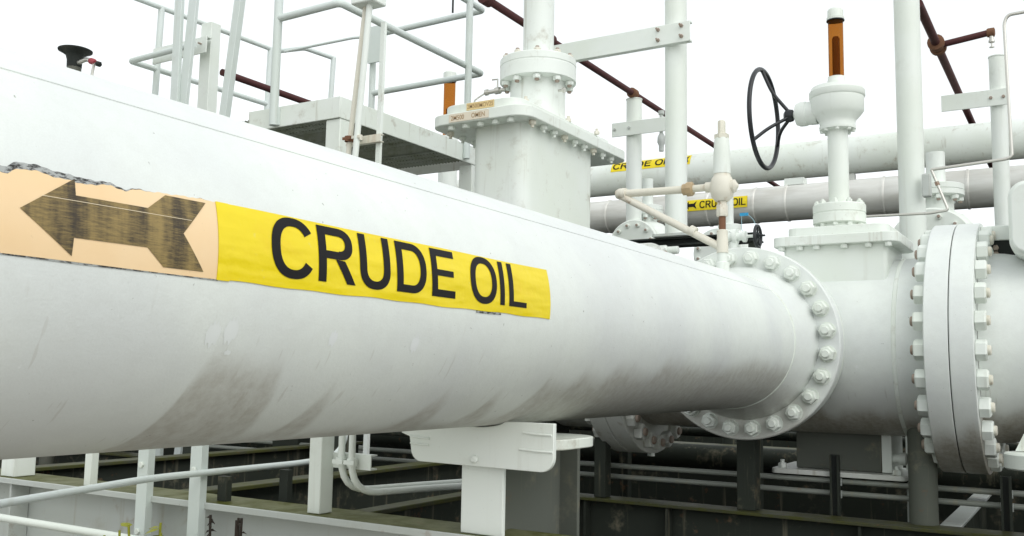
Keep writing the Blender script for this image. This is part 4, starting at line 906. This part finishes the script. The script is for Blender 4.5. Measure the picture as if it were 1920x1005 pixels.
t = thing('vent_pipe', 'dark rusty vent pipe with flared cap at the far upper left', 'vent', (-7.04, 4.6, 0))
MB().cyl((-7.045, 4.6, 0), (-7.045, 4.6, 4.0), .056, n=32).build('pipe', M_vent, t)
MB().lathe((-7.045, 4.6, 3.93), (0, 0, 1), [(.058, 0), (.060, .06), (.072, .10), (.112, .128), (.132, .136), (.134, .146), (.126, .15), (.08, .135)], 40).build('flared_cap', M_dark, t)
t = thing('drain_cock', 'small red drain cock beside the vent pipe', 'valve', (-6.78, 4.6, 3.6))
MB().tube([(-7.0, 4.6, 3.96), (-6.88, 4.6, 3.975), (-6.78, 4.6, 3.925)], .018, 10, .03).build('stub', M_tubing, t)
MB().lathe((-6.84, 4.6, 3.955), (1, 0, -.35), [(.018, 0), (.026, .015), (.026, .055), (.018, .075)], 16).build('body', M_red, t)
MB().lathe((-6.745, 4.6, 3.915), (1, 0, -.3), [(.02, 0), (.024, .01), (.024, .035), (.014, .045)], 6).build('outlet', M_dark, t)
MB().tube([(-6.78, 4.6, 3.93), (-6.80, 4.6, 3.84), (-6.80, 4.6, 3.4)], .012, 8).build('tube', M_tubing, t)

# ------------------------------------------------------------------ added dark fence, weeds
t = thing('dark_backdrop', 'added ribbed dark fence closing the yard behind the skid', 'backdrop', (-6, 15.5, 0))  # added sheet that keeps the gaps under the pipes dark
for i in range(48):
    x = -32+i*.9
    MB().prism([(x, 15.5), (x+.44, 15.5), (x+.5, 15.58), (x+.84, 15.58), (x+.9, 15.5), (x+.9, 15.52), (x+.85, 15.6), (x+.49, 15.6), (x+.43, 15.52), (x, 15.52)], 'z', 0, 2.7).build('panel', M_backdrop, t)
t = thing('dark_backdrop', 'added ribbed dark fence at the left end of the yard', 'backdrop', (-17, 5, 0))  # same added dark sheet, turned along the left side
for i in range(24):
    y = -5+i*.9
    MB().prism([(-17, y), (-17, y+.44), (-17.08, y+.5), (-17.08, y+.84), (-17, y+.9), (-17.02, y+.9), (-17.1, y+.85), (-17.1, y+.49), (-17.02, y+.43), (-17.02, y)], 'z', 0, 2.7).build('panel', M_backdrop, t)

def weed(label, x, y, h, mat, seed, stalk=False):
    rg = random.Random(seed); t = thing('weed', label, 'plant', (x, y, 0), 'weeds along the skid')
    st = MB(); lv = MB()
    for k in range(4):
        dx, dy = rg.uniform(-.07, .07), rg.uniform(-.05, .05); hh = h*rg.uniform(.86, 1.0)
        pts = [(x+dx*q*q*1.0, y+dy*q, hh*q) for q in (0, .3, .6, .85, 1)]
        st.tube(pts, .004, 6)
        for j in range(16):
            q = rg.uniform(.35, 1.0)**.45; b = Vector((x+dx*q*q, y+dy*q, hh*q)); a = rg.uniform(0, 6.28)
            L = rg.uniform(.012, .022) if stalk else rg.uniform(.03, .06); W = L*(.35 if stalk else .8)
            d = Vector((math.cos(a), math.sin(a), rg.uniform(-.2, .6))).normalized(); s_ = d.cross(Vector((0, 0, 1))).normalized(); n_ = s_.cross(d)
            lv.add([b, b+d*L*.35+s_*W*.5-n_*.002, b+d*L*.75+s_*W*.38-n_*.004, b+d*L-n_*.008, b+d*L*.75-s_*W*.38-n_*.004, b+d*L*.35-s_*W*.5-n_*.002, b+d*L*.5+n_*.003],
                   [(0, 1, 6), (1, 2, 6), (2, 3, 6), (3, 4, 6), (4, 5, 6), (5, 0, 6)])
    st.build('stem', M_deadleaf if stalk else M_leaf, t); o = lv.build('leaves', mat, t, smooth=0); o['kind'] = 'stuff'
weed('yellow green weed left of the angle posts at the bottom edge', -2.585, 1.95, 1.02, M_leaf, 1)
weed('yellow green weed at the foot of the left angle post', -2.47, 1.97, 1.025, M_leaf, 5)
weed('dark dry seed stalk in front of the beam, left of the pair', -2.165, 1.95, 1.10, M_deadleaf, 8, True)
weed('dark dry seed stalk in front of the beam, right of the pair', -2.075, 1.95, 1.09, M_deadleaf, 11, True)
